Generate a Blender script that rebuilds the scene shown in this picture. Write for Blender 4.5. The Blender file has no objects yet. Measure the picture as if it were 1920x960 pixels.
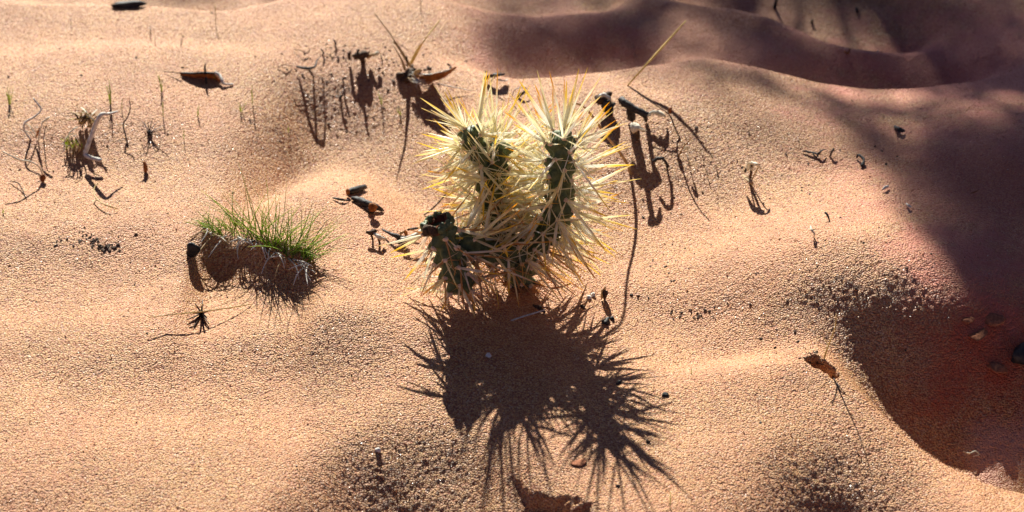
import bpy, math, random
import numpy as np
from mathutils import Vector, Matrix

# ------------------------------------------------------------------ camera, sky, sun, exposure
scene = bpy.context.scene
COL = scene.collection
R = math.radians
PITCH, DIST, HFOV = R(33.0), 1.56, R(26.0)
cam_data = bpy.data.cameras.new("camera")
cam = bpy.data.objects.new("camera", cam_data)
COL.objects.link(cam)
CAM = Vector((0, -DIST * math.cos(PITCH), DIST * math.sin(PITCH)))
cam.location = CAM
cam.rotation_euler = (math.pi / 2 - PITCH, 0, 0)
cam_data.sensor_width = 36
cam_data.lens = 18 / math.tan(HFOV / 2)
cam_data.clip_start = 0.02
cam_data.clip_end = 300
cam_data.dof.use_dof = True
cam_data.dof.focus_distance = 1.50
cam_data.dof.aperture_fstop = 9
scene.camera = cam

SUN_EL, SUN_AZ = R(30.5), R(-9.0)          # azimuth from +Y towards +X
SUN = Vector((math.sin(SUN_AZ) * math.cos(SUN_EL), math.cos(SUN_AZ) * math.cos(SUN_EL), math.sin(SUN_EL)))
world = bpy.data.worlds.new("World")
scene.world = world
world.use_nodes = True
wn = world.node_tree.nodes
bg = wn["Background"]
sky = wn.new("ShaderNodeTexSky")
sky.sky_type = 'NISHITA'
sky.sun_disc = False
sky.sun_elevation = SUN_EL
sky.sun_rotation = SUN_AZ
sky.altitude = 1800
sky.air_density = 0.5
sky.dust_density = 0.5
wb = wn.new("ShaderNodeMix"); wb.data_type = 'RGBA'; wb.blend_type = 'MULTIPLY'; wb.inputs[0].default_value = 1.0
wb.inputs[7].default_value = (1.0, 0.73, 0.80, 1)      # the photograph's warm white balance
world.node_tree.links.new(sky.outputs[0], wb.inputs[6])
world.node_tree.links.new(wb.outputs[2], bg.inputs[0])
bg.inputs[1].default_value = 0.05
sl = bpy.data.lights.new("sun", 'SUN')
sl.energy = 5.0
sl.angle = R(0.5)
sl.color = (1.0, 0.965, 0.86)
so = bpy.data.objects.new("sun", sl)
so.rotation_euler = SUN.to_track_quat('Z', 'Y').to_euler()
so.location = SUN * 5
COL.objects.link(so)
scene.view_settings.view_transform = 'Standard'
scene.view_settings.look = 'None'
scene.view_settings.gamma = 1.0
scene.view_settings.exposure = 1.1
scene.cycles.diffuse_bounces = 8
scene.cycles.max_bounces = 14
scene.cycles.transparent_max_bounces = 16

rnd = random.Random(7)
rng = np.random.default_rng(7)

# ------------------------------------------------------------------ photo pixel -> place
TANH = math.tan(HFOV / 2)
RIGHT = np.array((1.0, 0, 0)); FWD = np.array((0, math.cos(PITCH), -math.sin(PITCH))); UP = np.array((0, math.sin(PITCH), math.cos(PITCH)))
CAMN = np.array(CAM)
def ray(px, py):
    d = FWD + RIGHT * ((px - 960) / 960 * TANH) + UP * ((480 - py) / 960 * TANH)
    return d
def flat(px, py):
    d = ray(px, py); t = -CAMN[2] / d[2]
    p = CAMN + d * t
    return p[0], p[1]

# ------------------------------------------------------------------ terrain
def vnoise(x, y, scale, seed):
    xs = np.asarray(x) / scale + 1000.0; ys = np.asarray(y) / scale + 1000.0
    xi = np.floor(xs).astype(np.int64); yi = np.floor(ys).astype(np.int64)
    fx = xs - xi; fy = ys - yi
    fx = fx * fx * fx * (fx * (fx * 6 - 15) + 10); fy = fy * fy * fy * (fy * (fy * 6 - 15) + 10)
    def h(a, b):
        n = (a * 374761393 + b * 668265263 + seed * 974711) & 0xffffffff
        n = ((n ^ (n >> 13)) * 1274126177) & 0xffffffff
        n = n ^ (n >> 16)
        return n / 4294967295.0 * 2 - 1
    return (h(xi, yi) * (1 - fx) + h(xi + 1, yi) * fx) * (1 - fy) + (h(xi, yi + 1) * (1 - fx) + h(xi + 1, yi + 1) * fx) * fy

PXM = 0.000375                       # metres across one photo pixel at the cactus
PYM = PXM / math.sin(PITCH)          # metres of ground depth in one photo pixel
# slopes: (px, py, half width px, half depth px, height mm, turn deg, reach): ground climbs away from the viewer
STEPS = [
    (1330, 300, 260, 120, 30, -8, 2.2), (1130, 330, 130, 90, 6, 0, 2.5),
    (1830, 660, 260, 112, 48, 24, 2.2), 
    (150, 470, 280, 60, 11, 0, 2.5), (330, 670, 360, 50, 8, 0, 2.5), (680, 650, 260, 55, 5, 0, 2.5),
    (1260, 545, 150, 45, 8, -18, 2.5), (1400, 668, 150, 26, -8, 6, 2.6), (1520, 530, 170, 60, 6, 10, 2.4),
    (190, 270, 240, 70, 12, 0, 2.4), (60, 940, 260, 60, 6, 0, 2.4), (1100, 720, 160, 60, -3, 0, 2.5),
    (490, 330, 80, 60, -7, 20, 2.5), (1720, 420, 160, 120, 9, 20, 2.4), (1010, 60, 300, 45, 6, 0, 2.4),
    (1600, 110, 260, 50, 12, 0, 2.4), (240, 95, 330, 34, -7, 0, 2.4), (1640, 620, 150, 100, 23, 30, 2.0),
]
BUMPS = [(1930, 330, 260, 190, 30), (560, 375, 90, 45, 4), (1560, 830, 120, 70, 4), (300, 60, 260, 60, 3),
         (430, 260, 90, 80, 4), (1360, 480, 60, 40, 2.5), (600, 610, 130, 40, 2.5), (1250, 810, 90, 80, -3)]
def cv(pts, sm=0.012):
    """ridge line as a smooth function y(x) through ground points"""
    P = sorted(flat(*p) for p in pts)
    X = np.array([p[0] for p in P]); Y = np.array([p[1] for p in P])
    xs = np.linspace(X[0] - .15, X[-1] + .15, 600)
    sl0 = (Y[1] - Y[0]) / (X[1] - X[0]); sl1 = (Y[-1] - Y[-2]) / (X[-1] - X[-2])
    ys = np.interp(xs, X, Y) + np.minimum(xs - X[0], 0) * sl0 + np.maximum(xs - X[-1], 0) * sl1
    k = np.exp(-((np.arange(-60, 61) * (xs[1] - xs[0])) / sm) ** 2); k /= k.sum()
    yp = np.pad(ys, 60, mode='reflect', reflect_type='odd')
    ys = np.convolve(yp, k, 'valid')
    return xs, ys, np.gradient(ys, xs), X[0], X[-1]
CREST = cv([(740, 110), (850, 128), (960, 150), (1110, 160), (1240, 150), (1320, 142), (1440, 163), (1560, 176), (1720, 180), (1830, 170), (1950, 150)])
CREST2 = cv([(1180, -20), (1360, -4), (1440, 18), (1530, 58), (1600, 74), (1700, 78), (1800, 60)])
CREST3 = cv([(-80, 4), (180, 16), (300, 24), (420, 26), (520, 8), (600, -20)])
CREST4 = cv([(760, -8), (860, 4), (1000, 8), (1130, 6), (1200, -10)])
LEDGE = cv([(350, 452), (395, 446), (445, 456), (500, 478), (555, 498), (625, 506)], .008)
LIP = cv([(1440, 640), (1520, 672), (1580, 712), (1650, 765), (1740, 825), (1840, 862), (1980, 890), (2100, 900)], .02)
# brows: a rounded edge with an even face below it, toward the viewer (line, slope, length m, rounding m, recovery m)
BROWS = [(cv([(400, 190), (470, 140), (560, 98), (650, 86), (740, 98), (830, 128), (900, 160)], .03), .36, .115, .014, .07, .42, .14),
         (cv([(450, 1000), (530, 890), (620, 815), (720, 780), (820, 772), (910, 786), (985, 826), (1050, 890), (1120, 1000)], .015), .51, .13, .006, .2, .10, .12),
         (cv([(1270, 1040), (1350, 920), (1420, 830), (1490, 785), (1570, 768), (1650, 785), (1740, 830), (1850, 910)], .02), .46, .13, .012, .2, .10, .2)]
CUT = cv([(968, 872), (1010, 900), (1050, 922), (1112, 940)], .006)
def seg_field(x, y, c):
    xs, ys, g, x0, x1 = c
    sl_ = np.interp(x, xs, g)
    return (y - np.interp(x, xs, ys)) / np.sqrt(1 + sl_ ** 2), (x - x0) / (x1 - x0)
def sstep(a, b, v):
    t = np.clip((v - a) / (b - a), 0, 1); return t * t * (3 - 2 * t)

def H(x, y):
    x = np.asarray(x, float); y = np.asarray(y, float)
    z = np.zeros(np.broadcast(x, y).shape)
    for (px, py, wu, wv, a, rot, reach) in STEPS:
        cx, cy = flat(px, py); s = (cy + 1.31) / 1.31 * 0.5 + 0.5
        c, q = math.cos(R(rot)), math.sin(R(rot))
        u = (x - cx) * c + (y - cy) * q; v = -(x - cx) * q + (y - cy) * c
        wu_, wv_ = wu * PXM * s, wv * PYM * s
        z = z + a * 0.001 * np.tanh(v / wv_) * np.exp(-(u / wu_) ** 2) * np.exp(-(v / (reach * wv_)) ** 2)
    for (px, py, wu, wv, a) in BUMPS:
        cx, cy = flat(px, py)
        z = z + a * 0.001 * np.exp(-((x - cx) / (wu * PXM)) ** 2 - ((y - cy) / (wv * PYM)) ** 2)
    # crests: sand falls away behind them
    for pts, drop, L, back in ((CREST, 27, 0.036, 0.16), (CREST2, 20, 0.035, 0.2), (CREST3, 16, 0.035, 0.2), (CREST4, 12, 0.03, 0.2)):
        d, f = seg_field(x, y, pts)
        win = sstep(0.02, 0.24, f) * (1 - sstep(0.86, 1.0, f))
        dd = np.maximum(d, 0)
        z = z - win * drop * 0.001 * sstep(0, 1, dd / L * 0.9) * np.exp(-(np.maximum(dd - L, 0) / back) ** 2)
    for c, slope, L, w, rec, wa, wb in BROWS:
        d, f = seg_field(x, y, c)
        q = -d
        fall = slope * w * (np.logaddexp(0, q / w) - np.logaddexp(0, (q - L) / w))
        win = sstep(0.0, wa, f) * (1 - sstep(1 - wb, 1.0, f))
        z = z - win * fall * np.exp(-(np.maximum(q - L, 0) / rec) ** 2)
    # grass bank: turf holds the sand, which drops away below it
    d, f = seg_field(x, y, LEDGE)
    win = sstep(0.0, 0.22, f) * (1 - sstep(0.76, 1.0, f))
    d = d + 0.003 * vnoise(x, y, 0.012, 5)
    q = -d; w = .003; L = .024; slope = .50
    fall = slope * w * (np.logaddexp(0, q / w) - np.logaddexp(0, (q - L) / w))
    z = z + win * (.009 * sstep(-.01, .006, d) * np.exp(-(np.maximum(d, 0) / 0.05) ** 2) + .005 - fall * np.exp(-(np.maximum(q - L, 0) / .10) ** 2) - .005)
    # lip of the hollow on the right
    d, f = seg_field(x, y, LIP)
    win = sstep(0.05, 0.35, f)
    z = z + win * 0.001 * (7 * np.exp(-(np.minimum(d, 0) / 0.07) ** 2) * np.where(d < 0, 1, np.exp(-(d / 0.013) ** 2))
                           - 12 * np.where(d > 0, 1, 0) * sstep(0, 0.022, d) * np.exp(-(np.maximum(d - 0.02, 0) / 0.035) ** 2))
    # broken cut in the foreground and the small hole in the dune
    d, f = seg_field(x, y, CUT)
    d = d + 0.004 * vnoise(x, y, 0.012, 8) + .003 * vnoise(x, y, .004, 18)
    win = np.exp(-((f - 0.5) / 0.48) ** 4)
    z = z + win * .009 * (sstep(-.007, 0.0, d) - 1) * np.exp(-(np.minimum(d + .012, 0) / 0.025) ** 2) * np.where(d < 0, 1, 0)
    hx, hy = flat(1541, 690); u = x - hx; v = y - hy
    c_, s_ = math.cos(R(-52)), math.sin(R(-52)); p_, q_ = u * c_ + v * s_, -u * s_ + v * c_
    rr_ = np.sqrt((p_ / .0145) ** 2 + (q_ / .0048) ** 2) + .3 * vnoise(x, y, .004, 9)
    z = z - .0095 * (1 - sstep(.75, 1.1, rr_))
    # broad wind shaping
    z = z + 0.0024 * vnoise(x, y, 0.11, 1) + 0.0011 * vnoise(x + 0.3 * y, y, 0.045, 2) + 0.0005 * vnoise(x, y, 0.02, 3)
    far = sstep(0.7, 3.0, np.hypot(x, y))
    z = z + far * (0.05 * vnoise(x, y, 0.9, 11) + 0.15 * vnoise(x, y, 4.0, 12))
    return z

def at(px, py, h=0.0):
    """the place seen at photo pixel (px, py) that is h metres above the sand"""
    d = ray(px, py)
    t = np.linspace(0.6, 3.4, 1100)
    P = CAMN[None, :] + d[None, :] * t[:, None]
    g = P[:, 2] - h - H(P[:, 0], P[:, 1])
    i = int(np.argmax(g < 0))
    if i == 0: i = 1099
    a = g[i - 1] / (g[i - 1] - g[i])
    p = P[i - 1] * (1 - a) + P[i] * a
    return Vector(p)
def over(px, py, foot):
    """pixel (px, py) on the upright plane whose ground shows at row foot"""
    Y = flat(960, foot)[1]
    d = ray(px, py); t = (Y - CAMN[1]) / d[1]
    return Vector(CAMN + d * t)
def ground(x, y):
    return float(H(np.array([x]), np.array([y]))[0])

# ------------------------------------------------------------------ materials
def newmat(name):
    m = bpy.data.materials.new(name); m.use_nodes = True
    nt = m.node_tree; b = nt.nodes["Principled BSDF"]
    return m, nt, b
def N(nt, typ, **kw):
    n = nt.nodes.new(typ)
    for k, v in kw.items():
        if hasattr(n, k): setattr(n, k, v)
        else: n.inputs[k].default_value = v
    return n
def ramp(nt, stops, src, interp='LINEAR'):
    r = nt.nodes.new("ShaderNodeValToRGB"); r.color_ramp.interpolation = interp
    e = r.color_ramp.elements
    e[0].position, e[0].color = stops[0][0], (*stops[0][1], 1)
    e[1].position, e[1].color = stops[-1][0], (*stops[-1][1], 1)
    for p, c in stops[1:-1]:
        k = e.new(p); k.color = (*c, 1)
    nt.links.new(src, r.inputs[0]); return r
def mixc(nt, fac, a, b, blend='MIX'):
    m = nt.nodes.new("ShaderNodeMix"); m.data_type = 'RGBA'; m.blend_type = blend
    for s, v in ((m.inputs[0], fac), (m.inputs[6], a), (m.inputs[7], b)):
        if hasattr(v, 'is_linked') or hasattr(v, 'links'): nt.links.new(v, s)
        else: s.default_value = v if isinstance(v, float) else (*v, 1)
    return m.outputs[2]
def math_(nt, op, a, b=None):
    m = nt.nodes.new("ShaderNodeMath"); m.operation = op
    for s, v in ((m.inputs[0], a), (m.inputs[1], b)):
        if v is None: continue
        if isinstance(v, (int, float)): s.default_value = v
        else: nt.links.new(v, s)
    return m.outputs[0]

def sand_material():
    m, nt, b = newmat("red_sand")
    tc = N(nt, "ShaderNodeTexCoord"); co = tc.outputs["Object"]
    vor = N(nt, "ShaderNodeTexVoronoi", Scale=820.0); nt.links.new(co, vor.inputs["Vector"])
    vor2 = N(nt, "ShaderNodeTexVoronoi", Scale=1500.0); nt.links.new(co, vor2.inputs["Vector"])
    sep = N(nt, "ShaderNodeSeparateColor"); nt.links.new(vor.outputs["Color"], sep.inputs[0])
    sep2 = N(nt, "ShaderNodeSeparateColor"); nt.links.new(vor2.outputs["Color"], sep2.inputs[0])
    grain = ramp(nt, [(0.0, (.26, .07, .04)), (.10, (.42, .15, .07)), (.3, (.58, .285, .112)), (.55, (.64, .38, .155)), (.75, (.66, .42, .185)), (.9, (.70, .44, .28)), (1.0, (.78, .62, .44))], sep.outputs[0])
    fine = ramp(nt, [(0.0, (.36, .13, .06)), (.5, (.60, .34, .14)), (1.0, (.70, .48, .24))], sep2.outputs[1])
    c = mixc(nt, 0.45, grain.outputs[0], fine.outputs[0])
    # iron-red dust between paler, yellower grain faces
    gap = N(nt, "ShaderNodeMapRange"); nt.links.new(vor.outputs["Distance"], gap.inputs[0])
    gap.inputs[1].default_value = .40; gap.inputs[2].default_value = .72; gap.inputs[3].default_value = 0; gap.inputs[4].default_value = .75
    c = mixc(nt, gap.outputs[0], c, (.24, .060, .030))
    # redder, finer drifts of sand
    n1 = N(nt, "ShaderNodeTexNoise", Scale=9.0, Detail=3.0); nt.links.new(co, n1.inputs["Vector"])
    f1 = ramp(nt, [(.42, (0, 0, 0)), (.62, (1, 1, 1))], n1.outputs[0])
    c = mixc(nt, math_(nt, 'MULTIPLY', f1.outputs[0], 0.30), c, (.56, .24, .13))
    n2 = N(nt, "ShaderNodeTexNoise", Scale=34.0, Detail=7.0, Roughness=.65); nt.links.new(co, n2.inputs["Vector"])
    f2 = ramp(nt, [(.3, (.84, .82, .80)), (.5, (1, 1, 1)), (.7, (1.06, 1.05, 1.02))], n2.outputs[0])
    c = mixc(nt, 1.0, c, f2.outputs[0], 'MULTIPLY')
    # red crusted soil on the right of the hollow, pinker powder up the right slope; redness there and along the top also paints the shade's tone
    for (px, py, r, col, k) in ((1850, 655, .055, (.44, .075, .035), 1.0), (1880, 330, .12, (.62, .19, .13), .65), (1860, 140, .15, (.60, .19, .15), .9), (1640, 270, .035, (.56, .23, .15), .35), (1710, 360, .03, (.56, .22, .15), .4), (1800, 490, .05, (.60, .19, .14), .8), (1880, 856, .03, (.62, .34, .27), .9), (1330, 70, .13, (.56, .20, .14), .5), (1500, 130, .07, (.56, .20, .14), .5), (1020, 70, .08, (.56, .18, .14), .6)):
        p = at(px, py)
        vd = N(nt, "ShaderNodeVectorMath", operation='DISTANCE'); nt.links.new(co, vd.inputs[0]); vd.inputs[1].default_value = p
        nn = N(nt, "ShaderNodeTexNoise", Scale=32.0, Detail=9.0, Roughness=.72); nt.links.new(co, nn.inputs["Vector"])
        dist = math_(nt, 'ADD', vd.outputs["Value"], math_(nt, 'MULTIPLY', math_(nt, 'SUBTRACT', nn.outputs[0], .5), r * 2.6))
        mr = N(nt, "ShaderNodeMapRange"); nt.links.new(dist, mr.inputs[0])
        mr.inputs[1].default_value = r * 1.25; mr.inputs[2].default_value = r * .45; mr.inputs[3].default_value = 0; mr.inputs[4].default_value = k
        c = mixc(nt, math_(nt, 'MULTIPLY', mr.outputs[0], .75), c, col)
    nt.links.new(c, b.inputs["Base Color"])
    # quartz grains glint, the rest are dull
    gl = ramp(nt, [(0.0, (.62,) * 3), (.90, (.58,) * 3), (.97, (.32,) * 3), (1.0, (.22,) * 3)], sep.outputs[2])
    nt.links.new(gl.outputs[0], b.inputs["Roughness"])
    b.inputs["Specular IOR Level"].default_value = 0.24
    nz = N(nt, "ShaderNodeTexNoise", Scale=420.0, Detail=3.0); nt.links.new(co, nz.inputs["Vector"])
    b1 = N(nt, "ShaderNodeBump", Strength=0.85, Distance=0.0012); nt.links.new(math_(nt, 'SUBTRACT', 1.0, vor.outputs["Distance"]), b1.inputs["Height"])
    b2 = N(nt, "ShaderNodeBump", Strength=0.55, Distance=0.0016); nt.links.new(nz.outputs[0], b2.inputs["Height"])
    nt.links.new(b1.outputs[0], b2.inputs["Normal"]); nt.links.new(b2.outputs[0], b.inputs["Normal"])
    return m

def simple(name, c1, c2, scale=300.0, rough=0.8, bump=0.0004, trans=0.0, spec=0.3, objvar=0.0):
    m, nt, b = newmat(name)
    tc = N(nt, "ShaderNodeTexCoord")
    n = N(nt, "ShaderNodeTexNoise", Scale=scale, Detail=4.0, Roughness=0.65); nt.links.new(tc.outputs["Object"], n.inputs["Vector"])
    r = ramp(nt, [(.35, c1), (.65, c2)], n.outputs[0])
    out = r.outputs[0]
    if objvar:
        oi = N(nt, "ShaderNodeObjectInfo")
        hs = N(nt, "ShaderNodeHueSaturation")
        nt.links.new(out, hs.inputs["Color"])
        nt.links.new(math_(nt, 'ADD', math_(nt, 'MULTIPLY', oi.outputs["Random"], objvar), 1 - objvar / 2), hs.inputs["Value"])
        out = hs.outputs[0]
    nt.links.new(out, b.inputs["Base Color"])
    b.inputs["Roughness"].default_value = rough
    b.inputs["Specular IOR Level"].default_value = spec
    if bump:
        bu = N(nt, "ShaderNodeBump", Strength=0.8, Distance=bump); nt.links.new(n.outputs[0], bu.inputs["Height"]); nt.links.new(bu.outputs[0], b.inputs["Normal"])
    if trans:
        tr = N(nt, "ShaderNodeBsdfTranslucent"); nt.links.new(out, tr.inputs[0])
        mx = N(nt, "ShaderNodeMixShader"); mx.inputs[0].default_value = trans
        nt.links.new(b.outputs[0], mx.inputs[1]); nt.links.new(tr.outputs[0], mx.inputs[2])
        nt.links.new(mx.outputs[0], nt.nodes["Material Output"].inputs[0])
    return m
def attr_material(name, trans=0.45, rough=0.45, spec=0.4, clear=0.0):
    m, nt, b = newmat(name)
    a = N(nt, "ShaderNodeAttribute", attribute_name="tint")
    nt.links.new(a.outputs["Color"], b.inputs["Base Color"])
    b.inputs["Roughness"].default_value = rough; b.inputs["Specular IOR Level"].default_value = spec
    tr = N(nt, "ShaderNodeBsdfTranslucent"); nt.links.new(a.outputs["Color"], tr.inputs[0])
    mx = N(nt, "ShaderNodeMixShader"); mx.inputs[0].default_value = trans
    nt.links.new(b.outputs[0], mx.inputs[1]); nt.links.new(tr.outputs[0], mx.inputs[2])
    if clear:
        tp = N(nt, "ShaderNodeBsdfTransparent"); m2 = N(nt, "ShaderNodeMixShader"); m2.inputs[0].default_value = clear
        nt.links.new(mx.outputs[0], m2.inputs[1]); nt.links.new(tp.outputs[0], m2.inputs[2]); mx = m2
    nt.links.new(mx.outputs[0], nt.nodes["Material Output"].inputs[0])
    return m
M = dict(
    sand=sand_material(),
    spine=attr_material("papery_spine", 0.64, 0.36, .7, .14),
    blade=attr_material("grass_blade", 0.4, 0.45),
    stem=simple("cactus_skin", (.05, .075, .032), (.13, .165, .07), 260, .55, .0003),
    areole=simple("areole_felt", (.60, .40, .24), (.85, .68, .48), 900, .95, .0005),
    cutend=simple("rotten_core", (.07, .022, .010), (.22, .07, .025), 500, .9, .001),
    char=simple("charred_wood", (.010, .010, .011), (.055, .05, .047), 420, .65, .0008),
    bark=simple("dark_bark", (.028, .016, .010), (.12, .07, .04), 380, .85, .0008),
    rust=simple("rusty_brown_leaf", (.20, .065, .018), (.48, .19, .05), 260, .75, .0004, .3),
    tan=simple("dry_tan_leaf", (.36, .23, .11), (.62, .46, .26), 260, .7, .0003, .3),
    grey=simple("weathered_grey_stalk", (.42, .40, .35), (.74, .71, .64), 350, .8, .0004),
    pale=simple("pale_husk", (.60, .55, .42), (.86, .82, .70), 350, .8, .0004, .2),
    straw=simple("yellow_straw", (.55, .40, .14), (.78, .62, .28), 260, .5, .0002, .25),
    sprout=simple("green_sprout", (.40, .50, .06), (.62, .66, .14), 300, .5, 0, .5),
    stone=simple("white_pebble", (.6, .56, .5), (.82, .80, .76), 500, .8, .0004),
    black=simple("black_stone", (.012, .012, .014), (.05, .045, .04), 200, .6, .0008),
    soil=simple("red_soil_clod", (.22, .075, .035), (.42, .17, .085), 500, .95, .001),
    leaf=simple("juniper_leaf", (.045, .075, .03), (.09, .12, .05), 60, .7, 0, .0),
    trunk=simple("juniper_bark", (.12, .085, .06), (.28, .21, .16), 30, .9, .004),
)

# ------------------------------------------------------------------ mesh helpers
def mesh_from(name, verts, faces, mat, smooth=True, tint=None):
    me = bpy.data.meshes.new(name)
    me.from_pydata([tuple(v) for v in verts], [], faces)
    if smooth: me.polygons.foreach_set("use_smooth", [True] * len(me.polygons))
    if tint is not None:
        at_ = me.color_attributes.new("tint", 'FLOAT_COLOR', 'POINT')
        at_.data.foreach_set("color", np.array([(*c[:3], 1.0) for c in tint], dtype=np.float32).ravel())
    if mat: me.materials.append(mat)
    me.update()
    return me
def tag(o, label=None, cat=None, group=None, kind=None):
    if label: o["label"] = label
    if cat: o["category"] = cat
    if group: o["group"] = group
    if kind: o["kind"] = kind
    return o
def thing(name, label, cat, loc, group=None):
    o = bpy.data.objects.new(name, None); COL.objects.link(o)
    o.location = loc; o.empty_display_size = 0.01
    return tag(o, label, cat, group)
def abs_loc(o):
    v = Vector(o.location)
    while o.parent: o = o.parent; v = v + o.location
    return v
def part(name, vf, mat, parent, label=None, smooth=True, tint=None, kind=None):
    off = abs_loc(parent)
    me = mesh_from(name, [Vector(v) - off for v in vf[0]], vf[1], mat, smooth, tint)
    o = bpy.data.objects.new(name, me); COL.objects.link(o); o.parent = parent
    return tag(o, label, kind=kind)
def single(name, label, cat, vf, mat, group=None, smooth=True, tint=None, kind=None):
    vs = [Vector(v) for v in vf[0]]
    k = min(range(len(vs)), key=lambda i: vs[i].z)
    base = sum(vs, Vector()) / len(vs); base.z = vs[k].z
    me = mesh_from(name, [v - base for v in vs], vf[1], mat, smooth, tint)
    o = bpy.data.objects.new(name, me); COL.objects.link(o); o.location = base
    return tag(o, label, cat, group, kind)
def join(*vfs):
    V, F = [], []
    for v, f in vfs:
        n = len(V); V += list(v); F += [tuple(i + n for i in q) for q in f]
    return V, F
def smooth_path(pts, n=5):
    """Catmull-Rom through (Vector, r)"""
    if len(pts) < 3: n = max(n, 2)
    out = []
    P = [pts[0]] + list(pts) + [pts[-1]]
    for i in range(1, len(P) - 2):
        for k in range(n):
            t = k / n
            def cr(a, b, c, d): return 0.5 * ((2 * b) + (c - a) * t + (2 * a - 5 * b + 4 * c - d) * t * t + (-a + 3 * b - 3 * c + d) * t ** 3)
            out.append((cr(P[i - 1][0], P[i][0], P[i + 1][0], P[i + 2][0]), P[i][1] * (1 - t) + P[i + 1][1] * t))
    out.append(pts[-1]); return out
def tube(pts, seg=6, jit=0.0, flatn=1.0, sub=4, seed=0):
    """tube through [(Vector, radius)], optionally flattened and gnarled"""
    rr = random.Random(seed)
    pts = smooth_path(pts, sub)
    V, F = [], []
    prev = None
    for i, (p, r) in enumerate(pts):
        a = pts[max(i - 1, 0)][0]; b = pts[min(i + 1, len(pts) - 1)][0]
        t = (b - a); t = t.normalized() if t.length > 1e-9 else Vector((0, 0, 1))
        ref = prev if prev is not None else (Vector((0, 0, 1)) if abs(t.z) < .9 else Vector((0, 1, 0)))
        u = t.cross(ref).cross(t)
        u = u.normalized() if u.length > 1e-6 else t.orthogonal().normalized()
        prev = u; w = t.cross(u)
        for k in range(seg):
            an = 2 * math.pi * k / seg
            q = 1 + rr.uniform(-jit, jit)
            V.append(p + u * (math.cos(an) * r * flatn * q) + w * (math.sin(an) * r * q))
    n = len(pts)
    for i in range(n - 1):
        for k in range(seg):
            a = i * seg + k; b = i * seg + (k + 1) % seg
            F.append((a, b, b + seg, a + seg))
    F.append(tuple(range(seg - 1, -1, -1))); F.append(tuple((n - 1) * seg + k for k in range(seg)))
    return V, F
def px_tube(pts, **kw):
    """[(px, py, height mm, radius mm)]"""
    return tube([(at(a, b, h * .001), r * .001) for a, b, h, r in pts], **kw)
def leaf(pts, fold=0.25, sub=5, th=0.0003, seed=0):
    """curved leaf: [(px,py,h mm, half width mm)], folded along the middle, with thickness"""
    rr = random.Random(seed)
    pp = smooth_path([(at(a, b, h * .001), r * .001) for a, b, h, r in pts], sub)
    V, F = [], []
    for i, (p, r) in enumerate(pp):
        a = pp[max(i - 1, 0)][0]; b = pp[min(i + 1, len(pp) - 1)][0]
        t = (b - a).normalized()
        s = t.cross(Vector((0, 0.35, 1))).normalized(); up = s.cross(t).normalized()
        e = [(-1, fold), (-.5, fold * .3), (0, 0), (.5, fold * .3), (1, fold)]
        for (k, z) in e: V.append(p + s * (k * r * (1 + rr.uniform(-.15, .15))) + up * (z * r + th))
        for (k, z) in e: V.append(p + s * (k * r * .98) + up * (z * r - th))
    n = len(pp)
    for i in range(n - 1):
        o = i * 10; q = o + 10
        for k in range(4):
            F.append((o + k, o + k + 1, q + k + 1, q + k))
            F.append((o + 5 + k, q + 5 + k, q + 6 + k, o + 6 + k))
        F.append((o, q, q + 5, o + 5)); F.append((o + 4, o + 9, q + 9, q + 4))
    F.append((0, 5, 6, 7, 8, 9, 4, 3, 2, 1)); e = (n - 1) * 10
    F.append((e, e + 1, e + 2, e + 3, e + 4, e + 9, e + 8, e + 7, e + 6, e + 5))
    return V, F
ICO_V = None
def lump(c, rx, ry, rz, rough=.2, seed=0, rot=0.0, subd=2):
    import bmesh
    bm = bmesh.new(); bmesh.ops.create_icosphere(bm, subdivisions=subd, radius=1)
    rr = random.Random(seed); V = []
    c = Vector(c); m = Matrix.Rotation(rot, 3, 'Z') @ Matrix.Rotation(rr.uniform(-.3, .3), 3, 'X')
    ph = [Vector((rr.uniform(-3, 3), rr.uniform(-3, 3), rr.uniform(-3, 3))) for _ in range(4)]
    for v in bm.verts:
        s = 1 + rough * sum(math.sin(v.co.dot(p) * 1.4 + i) for i, p in enumerate(ph)) / 2.2 + rr.uniform(-rough, rough) * .35
        V.append(c + m @ Vector((v.co.x * rx * s, v.co.y * ry * s, v.co.z * rz * s)))
    F = [tuple(x.index for x in f.verts) for f in bm.faces]; bm.free()
    return V, F

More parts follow.
